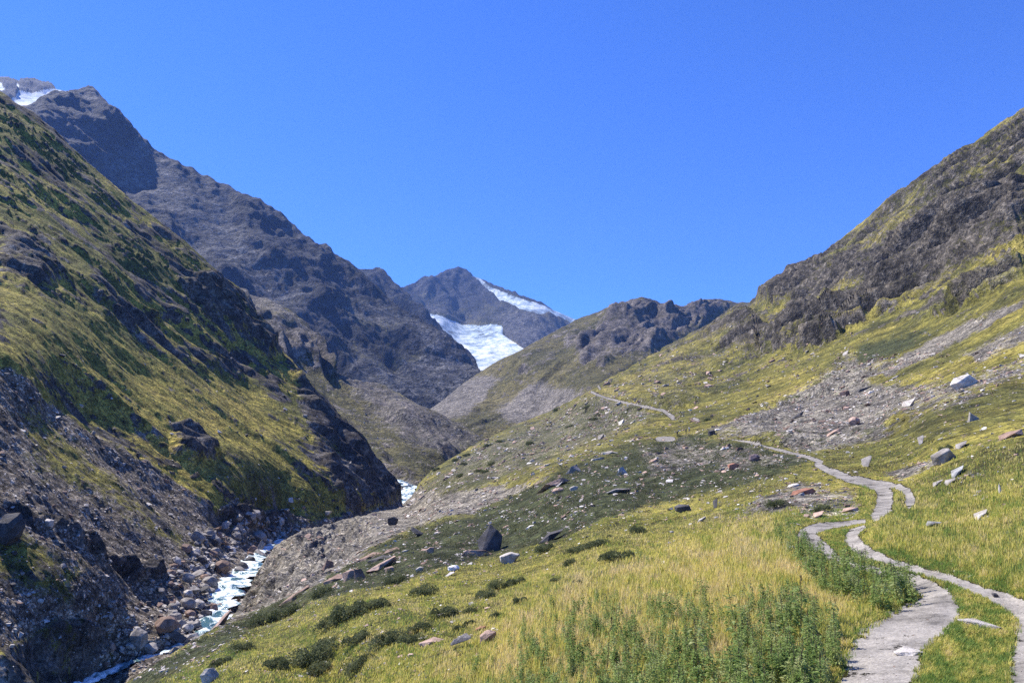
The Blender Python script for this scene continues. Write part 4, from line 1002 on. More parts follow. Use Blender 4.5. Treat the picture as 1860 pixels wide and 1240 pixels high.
def rubble(name, items, seed):
    r = np.random.default_rng(seed)
    V = []; T = []; Cc = []; off = 0
    by = defaultdict(list)
    for sh, x, y, sz in items: by[sh].append((x, y, sz))
    for sh, a in by.items():
        a = np.array(a); sheet = sheet_of(sh)
        P, Nn, s = sheet.at(a[:, 0], a[:, 1])
        kind = r.integers(0, len(SMALL), len(a))
        for k in range(len(SMALL)):
            m = np.nonzero(kind == k)[0]
            if not len(m): continue
            Q_, Tr = SMALL[k]
            nq = len(Q_)
            up = Nn[m] * 0.55 + np.array([0, 0, 0.45]) + r.normal(size=(len(m), 3)) * 0.16; up /= np.linalg.norm(up, axis=1)[:, None]
            ang = r.uniform(0, 6.283, len(m))
            xa = np.stack([np.cos(ang), np.sin(ang), ang * 0], 1); xa -= up * (xa * up).sum(1)[:, None]; xa /= np.linalg.norm(xa, axis=1)[:, None]
            ya = np.cross(up, xa)
            w = a[m, 2] * s[m]; hh = w * (r.uniform(0.16, 0.45, len(m)) if sh == S2 else r.uniform(0.3, 0.7, len(m))); dd = w * r.uniform(0.55, 1, len(m))
            W = (P[m][:, None] + xa[:, None] * (Q_[None, :, 0:1] * w[:, None, None]) + ya[:, None] * (Q_[None, :, 1:2] * dd[:, None, None])
                 + up[:, None] * ((Q_[None, :, 2:3] + 0.25) * hh[:, None, None]))
            V.append(W.reshape(-1, 3))
            T.append((Tr[None] + (np.arange(len(m)) * nq)[:, None, None] + off).reshape(-1, 3))
            names = TN if sh == S2 else ['grey', 'grey', 'brown', 'pale', 'grey', 'dark', 'pale']
            tn = np.array([TONE[t] for t in names])[r.integers(0, len(names), len(m))] * r.uniform(0.75, 1.15, len(m))[:, None]
            Cc.append(np.repeat(tn, nq, 0)); off += len(m) * nq
    V = np.concatenate(V); T = np.concatenate(T); Cc = np.concatenate(Cc)
    me = np_mesh(name, V, T, False)
    at = me.attributes.new('tone', 'FLOAT_COLOR', 'POINT')
    at.data.foreach_set('color', np.concatenate([Cc, np.ones((len(Cc), 1))], 1).astype(np.float32).ravel())
    o = link(name, me, RUBBLE)
    tag(o, kind='stuff')
    return o
print('STONES', len(ST), 'rest', len(rest))
def dens_path(sh, x, y):
    return (sh.zone('path', x, y) > 0.3) * 0.30
GR = sample_stones(G2, S2, 9000, (1440, 840, 1870, 1290), dens_path, 1.2, 4.5, 2.8, 41)
o = rubble('loose_stones', [r for r in rest if r[0] == S2] + GR, 31)
tag(o, 'loose small stones strewn over the near right hand slope', 'stones')
o = rubble('stream_gravel', [r for r in rest if r[0] != S2], 32)
tag(o, 'grey gravel and cobbles along the stream and left bank', 'gravel')

# ------------------------------------------------------------------ plants
def leaf_mat(name, cols, attr=False, rough=0.7, scale=3.0, trans=0.25):
    m, t, b = nt(name)
    N = NB(t)
    pos = t.nodes.new('ShaderNodeNewGeometry').outputs['Position']
    if attr: c = N.attr('tone').outputs['Color']
    else: c = N.ramp(N.noise(pos, scale, 4, 0.7), [(0.36, cols[0]), (0.5, cols[1]), (0.64, cols[2])])
    N.lk(c, b.inputs['Base Color'])
    b.inputs['Roughness'].default_value = rough
    b.inputs['Specular IOR Level'].default_value = 0.2
    tr = t.nodes.new('ShaderNodeBsdfTranslucent'); N.lk(c, tr.inputs['Color'])
    mx = t.nodes.new('ShaderNodeMixShader'); mx.inputs[0].default_value = trans
    N.lk(b.outputs[0], mx.inputs[1]); N.lk(tr.outputs[0], mx.inputs[2])
    out = [n for n in t.nodes if n.type == 'OUTPUT_MATERIAL'][0]
    N.lk(mx.outputs[0], out.inputs['Surface'])
    return m
JUNI = leaf_mat('juniper_needles', [(0.055, 0.070, 0.030), (0.125, 0.145, 0.060), (0.22, 0.23, 0.11)], trans=0.35)
WOOD = leaf_mat('shrub_wood', [(0.05, 0.035, 0.025), (0.08, 0.06, 0.04), (0.1, 0.08, 0.06)], trans=0.0)
HEATHM = leaf_mat('heath_leaves', [(0.060, 0.070, 0.030), (0.13, 0.14, 0.065), (0.22, 0.21, 0.11)], scale=0.6, trans=0.3)
BLADE = leaf_mat('grass_blades', None, attr=True, trans=0.45)
WEEDL = leaf_mat('weed_leaves', [(0.13, 0.21, 0.050), (0.27, 0.36, 0.10), (0.44, 0.46, 0.20)], scale=2.6, trans=0.4)
STEM = leaf_mat('weed_stem', [(0.08, 0.07, 0.03), (0.12, 0.09, 0.04), (0.15, 0.12, 0.05)], trans=0.0)
SPIKE = leaf_mat('weed_spike', [(0.045, 0.035, 0.025), (0.085, 0.058, 0.038), (0.15, 0.11, 0.07)], trans=0.1)
def tris_at(P, size, r, flat=0.0):
    """one small leaf triangle at each point"""
    n = len(P)
    a = r.normal(size=(n, 3)); a /= np.linalg.norm(a, axis=1)[:, None]
    b = r.normal(size=(n, 3)); b -= a * (a * b).sum(1)[:, None]; b /= np.linalg.norm(b, axis=1)[:, None]
    s = size if np.ndim(size) else np.full(n, size)
    V = np.stack([P + a * s[:, None], P - a * s[:, None] * 0.6 + b * s[:, None] * 0.45, P - a * s[:, None] * 0.6 - b * s[:, None] * 0.45], 1)
    return V.reshape(-1, 3), np.arange(3 * n).reshape(n, 3)
def mound(seed, n, lumps=7):
    """points through the outer shell of a lumpy low cushion, unit size"""
    r = np.random.default_rng(seed)
    L = np.concatenate([r.uniform(-0.32, 0.32, (lumps, 2)), r.uniform(0.0, 0.15, (lumps, 1))], 1)
    rad = r.uniform(0.14, 0.26, lumps)
    P = []
    for i in range(lumps):
        m = n // lumps
        v = r.normal(size=(m, 3)); v[:, 2] = np.abs(v[:, 2]); v /= np.linalg.norm(v, axis=1)[:, None]
        P.append(L[i] + v * rad[i] * r.uniform(0.75, 1.08, (m, 1)) * [1, 1, 1.15])
    return np.concatenate(P), L, rad
SHRUBS = []
for i in range(5):
    r = np.random.default_rng(40 + i)
    P, L, rad = mound(50 + i, 2800, 9)
    V, T = tris_at(P, r.uniform(0.018, 0.036, len(P)), r)
    fol = np_mesh('foliage', V, T, False); fol.materials.append(JUNI)
    # twigs from the root to each lump
    bm = bmesh.new()
    for l, q in zip(L, rad):
        tip = Vector(l) + Vector((0, 0, q * 0.8)); base = Vector((0, 0, -0.05))
        d = tip - base
        res = bmesh.ops.create_cone(bm, segments=5, radius1=0.02, radius2=0.006, depth=d.length)
        M = Matrix.Translation((tip + base) / 2) @ d.to_track_quat('Z', 'Y').to_matrix().to_4x4()
        bmesh.ops.transform(bm, matrix=M, verts=res['verts'])
    tw = bpy.data.meshes.new('twigs'); bm.to_mesh(tw); bm.free(); tw.materials.append(WOOD)
    SHRUBS.append((fol, tw))
def put_shrub(x0, x1, y0, y1, label, sheet=None, parts=True):
    sheet = sheet or G2
    cx, by = (x0 + x1) / 2, y1 - (y1 - y0) * 0.25
    p, n, s = sheet.at(cx, by)
    w = (x1 - x0) * s; h = (y1 - y0) * s
    e = bpy.data.objects.new('juniper_shrub', None); COL.objects.link(e)
    up = Vector((0, 0, 1)).lerp(Vector(n), 0.6).normalized()
    q = Vector((0, 0, 1)).rotation_difference(up)
    e.location = Vector(p); e.rotation_mode = 'QUATERNION'; e.rotation_quaternion = q
    e.scale = (w * 1.25, w * R_.uniform(0.9, 1.3), min(h * 2.3, w * 1.2))
    e.empty_display_size = 0.2
    fol, tw = R_.choice(SHRUBS)
    for nm, me in (('foliage', fol), ('twigs', tw)):
        c = bpy.data.objects.new(nm, me); COL.objects.link(c); c.parent = e
        c.rotation_euler = (0, 0, R_.uniform(0, 6.28)) if nm == 'foliage' else (0, 0, 0)
    tag(e, label, 'shrub', 'dark juniper cushions scattered over the slope')
    return e
SH = [(747, 795, 1067, 1088, 'round dark shrub alone in yellow grass below the heath band'), (867, 902, 1073, 1093, 'lower left shrub of a trio beside a standing thin stone'), (888, 925, 1059, 1077, 'middle shrub of the trio above the thin standing stone'), (920, 950, 1051, 1066, 'upper right shrub of the trio, with dark stone behind'),
 (931, 958, 1081, 1098, 'small rounded shrub right of the shrub trio'), (606, 668, 1096, 1128, 'long dark shrub sweeping up to the right, left half'), (652, 707, 1085, 1109, 'long dark shrub sweeping up to the right, right half'), (574, 623, 1122, 1146, 'dark shrub left of a white stone under the long sweeping shrub'),
 (630, 674, 1147, 1171, 'rounded green shrub between two bigger shrubs, pale stone at its left'), (670, 726, 1148, 1177, 'largest round shrub of the lower meadow'), (724, 768, 1152, 1174, 'shrub left of the pink cracked slab'), (743, 780, 1130, 1148, 'shrub above the pink cracked slab'),
 (789, 830, 1101, 1126, 'greyish shrub in the middle of the yellow meadow'), (823, 845, 1129, 1147, 'small round shrub straight above the split bluish stone'), (846, 864, 1127, 1137, 'little shrub right of the one above the split stone'), (842, 864, 1102, 1118, 'small shrub right of the greyish meadow shrub'),
 (893, 916, 1113, 1127, 'brownish shrub behind stones near the weed thicket'), (1088, 1146, 1001, 1025, 'wide dark shrub beside the pale green weed clump'), (1027, 1062, 993, 1008, 'dark low shrub left of the wide one, on the upper meadow'), (1055, 1099, 982, 998, 'narrow shrub strip running up right over the upper meadow'),
 (972, 1009, 988, 1008, 'green shrub under the large dark leaning slab'), (1145, 1174, 954, 969, 'round shrub on the meadow near the heath edge'), (1020, 1044, 1014, 1029, 'small shrub with a dark stone at its upper left'), (1042, 1062, 1051, 1064, 'small shrub at the top edge of the weed thicket'),
 (999, 1018, 1048, 1061, 'small brownish shrub left of the thicket edge shrub'), (1103, 1112, 967, 974, 'tiny green bush alone on the upper meadow'), (532, 612, 1167, 1212, 'broad dark shrub patch near the lower left bottom'), (633, 678, 1192, 1217, 'shrub low in the picture right of the broad patch'),
 (478, 525, 1192, 1222, 'shrub at the lower left, left of the broad patch'), (565, 607, 1208, 1226, 'shrub touching the bottom of the broad patch'), (585, 618, 1155, 1169, 'thin shrub streak above the broad patch'), (424, 462, 1166, 1184, 'shrub on the lowest left slope below the tapering slab'),
 (384, 420, 1192, 1210, 'lowest leftmost shrub near the stream edge'), (1707, 1733, 808, 820, 'bush touching the grey tilted slab on the right meadow'), (1477, 1506, 918, 931, 'dark bush inside the stone heap beside the track'), (1395, 1430, 905, 925, 'dark bush left of the stone heap beside the track'),
 (500, 548, 1098, 1122, 'dark shrub right under the broad overhanging slab'), (455, 500, 1118, 1140, 'shrub on the green edge right of the tapering slab'), (560, 600, 1066, 1084, 'shrub between overhanging slab and slab cluster'), (700, 740, 1046, 1066, 'dark bush at the lower rim of the heath under the slabs')]
for a in SH: put_shrub(*a)
FARB = [(911, 804), (962, 812), (825, 838), (893, 842), (871, 857), (845, 850), (792, 854), (881, 863), (887, 812), (837, 870), (847, 829), (1034, 776), (1079, 769), (1087, 757), (1068, 745), (1012, 745), (964, 813)]
FARB.sort()
ordn = ['first', 'second', 'third', 'fourth', 'fifth', 'sixth', 'seventh', 'eighth', 'ninth', 'tenth', 'eleventh', 'twelfth', 'thirteenth', 'fourteenth', 'fifteenth', 'sixteenth', 'seventeenth']
for i, (x, y) in enumerate(FARB):
    e = put_shrub(x - 7, x + 7, y - 5, y + 2, 'tiny dark bush on the far grey green slope, %s from left of those dots' % ordn[i])
    e['group'] = 'dark bushes dotted over the far slope'

# dwarf shrub cover of the heath band
def scatter(sheet, n, box, dens, seed):
    r = np.random.default_rng(seed)
    x = r.uniform(box[0], box[2], n); y = r.uniform(box[1], box[3], n)
    k = y > np.interp(x, sheet.xs, sheet.yt) + 2
    x, y = x[k], y[k]
    k = r.uniform(0, 1, len(x)) < dens(x, y)
    return x[k], y[k], r
def cushions(name, sheet, n, box, dens, seed, wlo, whi, nleaf, mat, hh=0.5):
    x, y, r = scatter(sheet, n, box, dens, seed)
    P, Nn, s = sheet.at(x, y)
    w = r.uniform(wlo, whi, len(x)) * s
    Q_, _, _ = mound(seed + 5, nleaf, 5)
    V = []
    for v in range(4):
        m = np.arange(len(x)) % 4 == v
        Q_, _, _ = mound(seed + 5 + v, nleaf, 5)
        up = Nn[m] * 0.6 + np.array([0, 0, 0.4]); up /= np.linalg.norm(up, axis=1)[:, None]
        xa = np.cross(up, [0, 1.0, 0]); xa /= np.linalg.norm(xa, axis=1)[:, None]; ya = np.cross(up, xa)
        W = P[m][:, None] + w[m][:, None, None] * (xa[:, None] * Q_[None, :, 0:1] * 1.2 + ya[:, None] * Q_[None, :, 1:2] * 1.2 + up[:, None] * Q_[None, :, 2:3] * hh * 2)
        sz = np.repeat(w[m] * 0.055, len(Q_)) * r.uniform(0.7, 1.4, m.sum() * len(Q_))
        a, t = tris_at(W.reshape(-1, 3), sz, r)
        V.append(a)
    V = np.concatenate(V)
    o = link(name, np_mesh(name, V, np.arange(len(V)).reshape(-1, 3), False), mat)
    print('CUSH', name, len(x), len(V) // 3)
    return o
def clump(x, y, k=20.0, sd=0):
    return fbm(np.stack([x / k, y / (k * 0.5), x * 0 + sd], -1), 3, 0.6)
o = cushions('heath_cover', G2, 14000, (150, 790, 1500, 1235), lambda x, y: (G2.zone('heath', x, y) > 0.5) * np.clip(0.55 + 3 * clump(x, y, 24, 4), 0, 1), 61, 7, 22, 110, HEATHM, 0.5)
tag(o, 'dark green dwarf shrubs carpeting the heath band', 'heath', kind='stuff')

# grass: single blades, tall on the meadow, short beside and between the ruts
NOGRASS = [(1525, 1240), (1540, 1190)]
THICK = [(790, 1300), (850, 1225), (930, 1150), (985, 1095), (1080, 1068), (1180, 1062), (1290, 1078), (1380, 1095), (1440, 1075), (1480, 1105), (1530, 1150), (1520, 1200), (1500, 1300)]
CLUMP2 = [(1408, 965), (1440, 960), (1470, 1000), (1520, 1018), (1580, 1035), (1640, 1045), (1660, 1075), (1650, 1100), (1590, 1110), (1500, 1085), (1450, 1040), (1420, 1000)]
CLUMP3 = [(1145, 1010), (1190, 988), (1218, 1000), (1215, 1025), (1160, 1032)]
def blades(name, n, box, dens, hfun, tones, seed, wpx=1.0, bend=0.5):
    x, y, r = scatter(G2, n, box, dens, seed)
    P, Nn, s = G2.at(x, y)
    m = len(x)
    h = hfun(x, y, s) * r.uniform(0.55, 1.25, m)
    w = np.maximum(wpx * s, 0.003) * r.uniform(0.7, 1.3, m)
    a = r.uniform(0, 6.283, m); lean = r.uniform(0.05, bend, m)
    dx = np.stack([np.cos(a), np.sin(a), a * 0], 1)
    wind = np.array([0.35, -0.1, 0])
    side = np.stack([-np.sin(a), np.cos(a), a * 0], 1)
    p0 = P - np.array([0, 0, 0.02]); up = np.array([0, 0, 1.0])
    p1 = P + (dx * lean[:, None] * 0.35 + wind * 0.2 + up * 0.6) * h[:, None]
    p2 = P + (dx * lean[:, None] + wind * 0.6 * lean[:, None] + up) * h[:, None]
    V = np.stack([p0 - side * w[:, None], p0 + side * w[:, None], p1 + side * w[:, None] * .7, p1 - side * w[:, None] * .7, p2], 1).reshape(-1, 3)
    b = np.arange(m)[:, None] * 5
    T = np.concatenate([b + [0, 1, 2], b + [0, 2, 3], b + [3, 2, 4]], 0)
    tn = tones(x, y, r, m)
    C = np.repeat(tn, 5, 0)
    me = np_mesh(name, V, T, False)
    at = me.attributes.new('tone', 'FLOAT_COLOR', 'POINT')
    at.data.foreach_set('color', np.concatenate([C, np.ones((len(C), 1))], 1).astype(np.float32).ravel())
    print('BLADES', name, m)
    return link(name, me, BLADE)
GCOL = np.array([(0.19, 0.29, 0.062), (0.38, 0.40, 0.088), (0.62, 0.56, 0.13), (0.74, 0.62, 0.21), (0.78, 0.62, 0.30)])
def tone_mix(shift):
    def f(x, y, r, m):
        c = clump(x, y, 60, 9) * 2.2 + clump(x, y, 16, 2) * 1.5 + shift(x, y) + r.normal(0, 0.55, m)
        v = np.clip(2.0 + c * 1.3, 0, 3.999); i = v.astype(int); fr = (v - i)[:, None]
        return (GCOL[i] * (1 - fr) + GCOL[i + 1] * fr) * r.uniform(0.8, 1.15, (m, 1))
    return f
def trackd(x, y):
    return np.minimum(line_d(x, y, TRACK_L), line_d(x, y, TRACK_R))
def green_margin(x, y):
    d = np.minimum(line_d(x, y, [(a, b, c + 30) for a, b, c in TRACK_L]), line_d(x, y, [(a, b, c + 18) for a, b, c in TRACK_R]))
    return np.clip(1.25 - d, 0, 1)
MIDSTRIP = [(1665, 1300), (1680, 1180), (1720, 1130), (1750, 1100), (1690, 1050), (1560, 1020), (1500, 985), (1480, 960), (1560, 948), (1560, 1000), (1800, 1085), (1850, 1120), (1830, 1180), (1820, 1300)]
def dens_meadow(x, y):
    ok = (G2.zone('path', x, y) < 0.35) * (G2.zone('scree', x, y) < 0.4) * (G2.zone('heath', x, y) < 0.5)
    short = ((green_margin(x, y) + 0.5 * clump(x, y, 9, 3) > 0.3) | (poly_sd(x, y, MIDSTRIP) > 0)) & ~((poly_sd(x, y, CLUMP2) > 0))
    far = np.clip((y - 820) / 120, 0, 1)
    return ok * ~short * (0.25 + 0.75 * far) * (1 - 0.5 * (poly_sd(x, y, THICK) > 12))
dry = lambda x, y: 0.55 * smooth(poly_sd(x, y, [(830, 1240), (900, 1120), (1050, 1040), (1200, 1000), (1280, 975), (1450, 950), (1440, 1000), (1500, 1100), (1400, 1240)]), -40, 40) - 0.25 * (x > 1560) - 0.2 * (x < 800)
def h_meadow(x, y, s):
    tall = smooth(poly_sd(x, y, [(860, 1240), (940, 1110), (1050, 1040), (1280, 975), (1450, 950), (1460, 1000), (1520, 1110), (1400, 1300), (860, 1300)]), -60, 60)
    base = 0.10 + 0.17 * tall + 0.06 * (x > 1560)
    return np.minimum(base * (0.75 + 1.2 * np.clip(clump(x, y, 14, 6) + .2, 0, 1)), 18 * s)
o = blades('meadow_grass', 400000, (160, 800, 1870, 1300), dens_meadow, h_meadow, tone_mix(dry), 71, 0.62)
tag(o, 'tall yellow green meadow grass over the near slope', 'grass', kind='stuff')
GG = lambda x, y: -0.9 + 0.5 * np.clip(clump(x, y, 30, 12) * 3, -1, 1.4)
def dens_short(x, y):
    gm = green_margin(x, y)
    mid = poly_sd(x, y, MIDSTRIP) > 0
    return ((G2.zone('path', x, y) < 0.3) + 0.3 * (G2.zone('path', x, y) < 0.75)) * np.clip(np.maximum(gm * 1.4, mid * 1.0), 0, 1)
o = blades('trackside_turf', 240000, (1380, 850, 1870, 1300), dens_short, lambda x, y, s: 0.045 + 0.05 * np.clip(clump(x, y, 12, 8) + .3, 0, 1), tone_mix(GG), 72, 0.55, 0.9)
tag(o, 'short green turf beside and between the wheel ruts', 'turf', kind='stuff')

# tall weeds
def weed_proto(seed, green=True, leafy=1.0):
    r = np.random.default_rng(seed)
    st = []; n = 9
    x = y = 0
    for i in range(n):
        st.append((x, y, i / (n - 1) * 0.86)); x += r.normal(0, 0.008); y += r.normal(0, 0.008)
    st = np.array(st)
    # stem: 4-sided tube
    ring = [(math.cos(a), math.sin(a)) for a in (0, 1.57, 3.14, 4.71)]
    V = np.array([[p[0] + c * 0.006 * (1.2 - i / n), p[1] + q * 0.006 * (1.2 - i / n), p[2]] for i, p in enumerate(st) for c, q in ring])
    idx = np.arange(n * 4).reshape(n, 4)
    Fq = np.concatenate([np.stack([idx[:-1, k], idx[:-1, (k + 1) % 4], idx[1:, (k + 1) % 4], idx[1:, k]], 1) for k in range(4)])
    # leaves: small drooping diamonds
    m = int(120 * leafy); LV = []; LT = []
    for i in range(m):
        z = r.uniform(0.03, 0.84) ** 0.9; a = r.uniform(0, 6.283); ln = r.uniform(0.08, 0.19) * (1.1 - z * 0.45); wd = ln * 0.17
        off_ = r.uniform(0, 0.13) * (1.1 - z); c = np.array([np.interp(z, st[:, 2], st[:, 0]) + math.cos(a) * off_, np.interp(z, st[:, 2], st[:, 1]) + math.sin(a) * off_, z])
        d = np.array([math.cos(a), math.sin(a), r.uniform(-0.1, 0.9)]); d /= np.linalg.norm(d)
        sd_ = np.array([-math.sin(a), math.cos(a), r.uniform(-.4, .4)])
        k = len(LV) * 1
        LV += [c, c + d * ln * .5 + sd_ * wd, c + d * ln + np.array([0, 0, -ln * .35]), c + d * ln * .5 - sd_ * wd]
        LT.append([k, k + 1, k + 2, k + 3])
    # seed spike
    q = 60
    z = r.uniform(0.72, 1.0, q); a = r.uniform(0, 6.283, q); rad = 0.018 * (1.05 - (z - 0.72) * 3.2)
    SP = np.stack([st[-1, 0] + np.cos(a) * rad, st[-1, 1] + np.sin(a) * rad, z], 1)
    SV, STt = tris_at(SP, 0.016, r)
    return (V, Fq), (np.array(LV), np.array(LT)), (SV, STt)
WP = [weed_proto(500 + i, True, [1, 1.25, 0.8, 1.1, 0.35, 0.6][i]) for i in range(6)]
WM = []
for (sv, sf), (lv, lf), (pv, pf) in WP:
    a = np_mesh('stem', sv, sf); a.materials.append(STEM)
    b = np_mesh('leaves', lv, lf, False); b.materials.append(WEEDL)
    c = np_mesh('seed_spike', pv, pf, False); c.materials.append(SPIKE)
    WM.append((a, b, c))
def dens_w(x, y):
    d1 = smooth(poly_sd(x, y, THICK), -14, 14) * np.clip(0.6 + 2.5 * clump(x, y, 45, 15), 0.1, 1)
    d1 *= 0.25 + 0.75 * smooth(poly_sd(x, y, [(880, 1300), (960, 1120), (1280, 1085), (1285, 1300)]), -20, 20) + 1.0 * smooth(poly_sd(x, y, [(1310, 1300), (1330, 1130), (1400, 1100), (1480, 1100), (1540, 1160), (1530, 1300)]), -15, 15)
    d2 = smooth(poly_sd(x, y, CLUMP2), -6, 8) * 1.0
    d3 = smooth(poly_sd(x, y, CLUMP3), -6, 6) * 0.7
    return np.clip(np.maximum(np.maximum(d1, d2), d3), 0, 1) * (G2.zone('path', x, y) < 0.2)
wx_, wy_, wr_ = scatter(G2, 4300, (780, 960, 1680, 1330), dens_w, 91)
hpx = []
WPOS, _, WS = G2.at(wx_, wy_)
hgt = 0.32 + 0.30 * wr_.uniform(0, 1, len(wx_)) ** 2 + 0.15 * (poly_sd(wx_, wy_, CLUMP2) > 0)
order = np.argsort(-(hgt / WS))
NW = 278
def put_weed(i, hh, k, label, group):
    e = bpy.data.objects.new('tall_weed', None); COL.objects.link(e)
    e.location = WPOS[i] if isinstance(i, (int, np.integer)) else i
    e.rotation_euler = (R_.uniform(-.1, .1), R_.uniform(-.1, .12), R_.uniform(0, 6.28)); e.scale = (hh, hh, hh); e.empty_display_size = 0.1
    for nm, me in zip(('stem', 'leaves', 'seed_spike'), WM[k]):
        c = bpy.data.objects.new(nm, me); COL.objects.link(c); c.parent = e
    tag(e, label, 'weed', group)
for i in order[:NW]:
    put_weed(i, float(hgt[i]), int(wr_.integers(0, 4)), 'leafy green weed with a thin dark spike in the dense thicket beside the track', 'tall weeds of the trackside thicket')
# stand-out stems
for (x, yb, hp, k, lab) in [(1339, 1165, 96, 4, 'tall reddish dried stem rising above the thicket, left of centre gap'), (1453, 1170, 118, 4, 'tallest dark brown dock stem above the thicket near the track'), (1215, 1135, 66, 5, 'pair of dark stems at the thicket top, left stem'), (1207, 1138, 62, 4, 'pair of dark stems at the thicket top, right stem'),
        (1544, 1055, 66, 3, 'highest spiky weed in front of the track bend'), (1632, 1085, 62, 3, 'spiky weed at the right end of the clump by the track'), (1618, 1080, 50, 2, 'shorter spiky weed left of the right end one'), (1661, 1098, 52, 5, 'weed leaning out over the left wheel rut'),
        (1363, 1150, 60, 4, 'dark thin stem in the right part of the thicket'), (1400, 1160, 64, 4, 'dark thin stem left of the tallest dock stem'), (1425, 1165, 78, 5, 'greyish stem just left of the tallest dock stem'), (1480, 1170, 70, 4, 'grey brown stem right of the tallest dock stem'), (1273, 1240, 110, 4, 'long brown stem low in the thicket centre'), (1103, 1215, 90, 4, 'long brown stem in the left part of the thicket')]:
    p, n, s = G2.at(x, yb)
    put_weed(Vector(p), hp * float(s), k, lab, 'stems standing out of the thicket')
VV = [[], [], []]; TT = [[], [], []]; off = [0, 0, 0]
for i in order[NW:]:
    k = int(wr_.integers(0, 6)); h = float(hgt[i]); a = wr_.uniform(0, 6.283); lx, ly = wr_.normal(0, 0.08, 2)
    c, s = math.cos(a), math.sin(a)
    for j, (v, f) in enumerate(WP[k]):
        q = np.stack([v[:, 0] * c - v[:, 1] * s + lx * v[:, 2], v[:, 0] * s + v[:, 1] * c + ly * v[:, 2], v[:, 2]], 1) * h + WPOS[i]
        VV[j].append(q); TT[j].append(f + off[j]); off[j] += len(v)
root = bpy.data.objects.new('weed_thicket', None); COL.objects.link(root)
tag(root, 'mass of smaller leafy weeds filling the thicket beside the track', 'weeds', kind='stuff')
for j, (nm, mt) in enumerate((('stems', STEM), ('leaves', WEEDL), ('seed_spikes', SPIKE))):
    c = link(nm, np_mesh(nm, np.concatenate(VV[j]), np.concatenate(TT[j]), False), mt, root); c['kind'] = 'stuff'
print('WEEDS', len(wx_))

# ------------------------------------------------------------------ the hikers
def flat_mat(name, col, rough=0.8):
    m, t, b = nt(name); N = NB(t)
    pos = t.nodes.new('ShaderNodeNewGeometry').outputs['Position']
    N.lk(N.mix(N.noise(pos, 14, 3, 0.6), tuple(v * 0.75 for v in col), tuple(min(v * 1.2, 1) for v in col)), b.inputs['Base Color'])
    b.inputs['Roughness'].default_value = rough
    return m
def skin_body(name, joints, edges, radii, mat, parent, sub=2):
    me = bpy.data.meshes.new(name)
    me.from_pydata(joints, edges, [])
    o = bpy.data.objects.new(name, me); COL.objects.link(o)
    md = o.modifiers.new('s', 'SKIN'); o.modifiers.new('u', 'SUBSURF').levels = sub
    me.update()
    for v, r in zip(me.skin_vertices[0].data, radii): v.radius = (r, r)
    me.skin_vertices[0].data[0].use_root = True
    dg = bpy.context.evaluated_depsgraph_get(); dg.update()
    m2 = bpy.data.meshes.new_from_object(o.evaluated_get(dg))
    bpy.data.objects.remove(o); m2.name = name
    m2.materials.clear()
    q = link(name, m2, mat, parent)
    for p in m2.polygons: p.use_smooth = True
    return q
def person(px, py, ang, shirt, legs, pack, hair, label, stride=0.28, sheet=None, lean=0.0):
    p, n, s = (sheet or G2).at(px, py)
    e = bpy.data.objects.new('person', None); COL.objects.link(e)
    e.location = Vector(p); e.rotation_euler = (0, 0, ang); e.empty_display_size = 0.3
    skinm = flat_mat('skin', (0.45, 0.28, 0.2)); f = stride; L = lean
    J = [(0, L * .0, 0.95), (0, L * .5, 1.2), (0, L, 1.43), (0, L * 1.1, 1.52), (0, L * 1.2 + 0.01, 1.60), (0, L * 1.2 + 0.01, 1.72),
         (.10, 0, .92), (.11, f * .55, .50), (.11, f * .5, .09), (.11, f * .5 + .14, .03),
         (-.10, 0, .92), (-.11, -f * .25, .50), (-.11, -f * .9, .12), (-.11, -f * .9 + .13, .05),
         (.19, L, 1.40), (.24, L - .08, 1.14), (.22, L + .10, .92), (.21, L + .15, .84),
         (-.19, L, 1.40), (-.25, L + .06, 1.14), (-.22, L + .22, .98), (-.20, L + .28, .92)]
    E = [(0, 1), (1, 2), (2, 3), (3, 4), (4, 5), (0, 6), (6, 7), (7, 8), (8, 9), (0, 10), (10, 11), (11, 12), (12, 13), (2, 14), (14, 15), (15, 16), (16, 17), (2, 18), (18, 19), (19, 20), (20, 21)]
    R = [.13, .12, .13, .055, .085, .085, .09, .06, .045, .035, .09, .06, .045, .035, .06, .042, .033, .026, .06, .042, .033, .026]
    skin_body('body', J, E, R, skinm, e)
    skin_body('shirt', J[:3] + [J[14], J[15], J[18], J[19]], [(0, 1), (1, 2), (2, 3), (3, 4), (2, 5), (5, 6)], [.155, .15, .155, .078, .058, .078, .058], flat_mat('shirt_cloth', shirt), e)
    skin_body('trousers', [J[0], J[6], J[7], J[8], J[10], J[11], J[12]], [(0, 1), (1, 2), (2, 3), (0, 4), (4, 5), (5, 6)], [.155, .11, .08, .062, .11, .08, .062], flat_mat('trouser_cloth', legs), e)
    skin_body('hair', [(0, L * 1.2 - .015, 1.66), (0, L * 1.2 - .02, 1.755)], [(0, 1)], [.088, .075], flat_mat('hair', hair), e)
    if pack:
        skin_body('backpack', [(0, L - .22, 1.12), (0, L - .24, 1.28), (0, L - .20, 1.44)], [(0, 1), (1, 2)], [.13, .14, .11], flat_mat('pack_cloth', pack), e)
    tag(e, label, 'person')
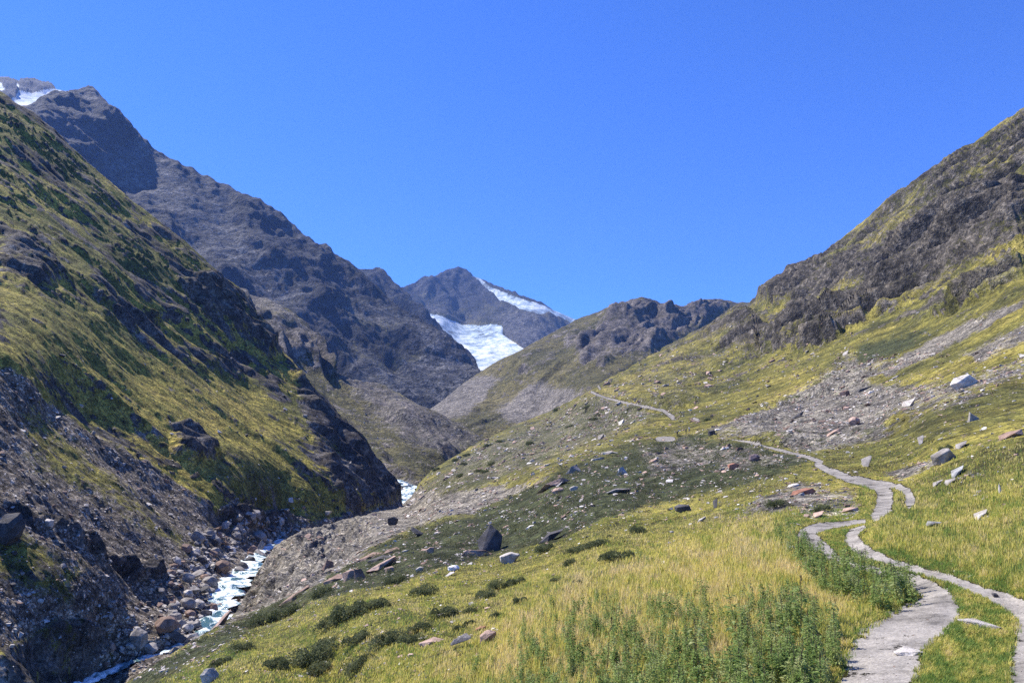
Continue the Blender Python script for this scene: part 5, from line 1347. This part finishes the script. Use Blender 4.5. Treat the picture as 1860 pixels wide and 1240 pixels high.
person(1292, 762, 0.2, (.03, .035, .06), (.03, .03, .035), (.05, .05, .07), (.05, .03, .02), 'walker in dark clothes beside a dark bush on the far path, highest of the hikers')
person(1295, 761, 0.0, (.05, .045, .06), (.04, .04, .05), None, (.05, .03, .02), 'dark clothed walker close behind the highest hiker on the far path')
person(1230, 790, 0.5, (.025, .025, .03), (.02, .02, .025), (.03, .03, .03), (.03, .02, .02), 'walker in black just above the pale gravel spot of the far path', 0.4)
person(1252, 784, -0.3, (.75, .75, .72), (.30, .28, .26), None, (.12, .08, .05), 'walker in a white shirt on the far path between the two dark hikers', 0.2, lean=0.08)
person(1246, 786, -0.2, (.05, .05, .06), (.04, .04, .05), (.06, .04, .04), (.05, .03, .02), 'stooping dark figure close left of the white shirted walker', 0.2, lean=0.22)
e = put_shrub(1278, 1291, 759, 768, 'low dark bush next to the highest hikers'); e['group'] = 'bushes near the hikers'
e = put_shrub(1231, 1240, 786, 793, 'low bush right of the black clothed walker'); e['group'] = 'bushes near the hikers'
# ------------------------------------------------------------------ air
def make_haze():
    import bmesh
    bm = bmesh.new()
    bmesh.ops.create_cube(bm, size=1.0)
    lo = Vector((-9000, -60, -260)); hi = Vector((6000, 9500, 2900))
    for v in bm.verts:
        v.co = Vector([lo[i] + (v.co[i] + 0.5) * (hi[i] - lo[i]) for i in range(3)])
    me = bpy.data.meshes.new('haze'); bm.to_mesh(me); bm.free()
    o = bpy.data.objects.new('haze', me); COL.objects.link(o)
    m = bpy.data.materials.new('haze'); m.use_nodes = True
    t = m.node_tree
    for n in list(t.nodes): t.nodes.remove(n)
    out = t.nodes.new('ShaderNodeOutputMaterial')
    v = t.nodes.new('ShaderNodeVolumePrincipled')
    v.inputs['Color'].default_value = (0.26, 0.46, 1.0, 1)
    v.inputs['Density'].default_value = HAZE
    v.inputs['Anisotropy'].default_value = 0.0
    t.links.new(v.outputs[0], out.inputs['Volume'])
    me.materials.append(m)
    tag(o, kind='stuff')
HAZE = 3.8e-5
make_haze()
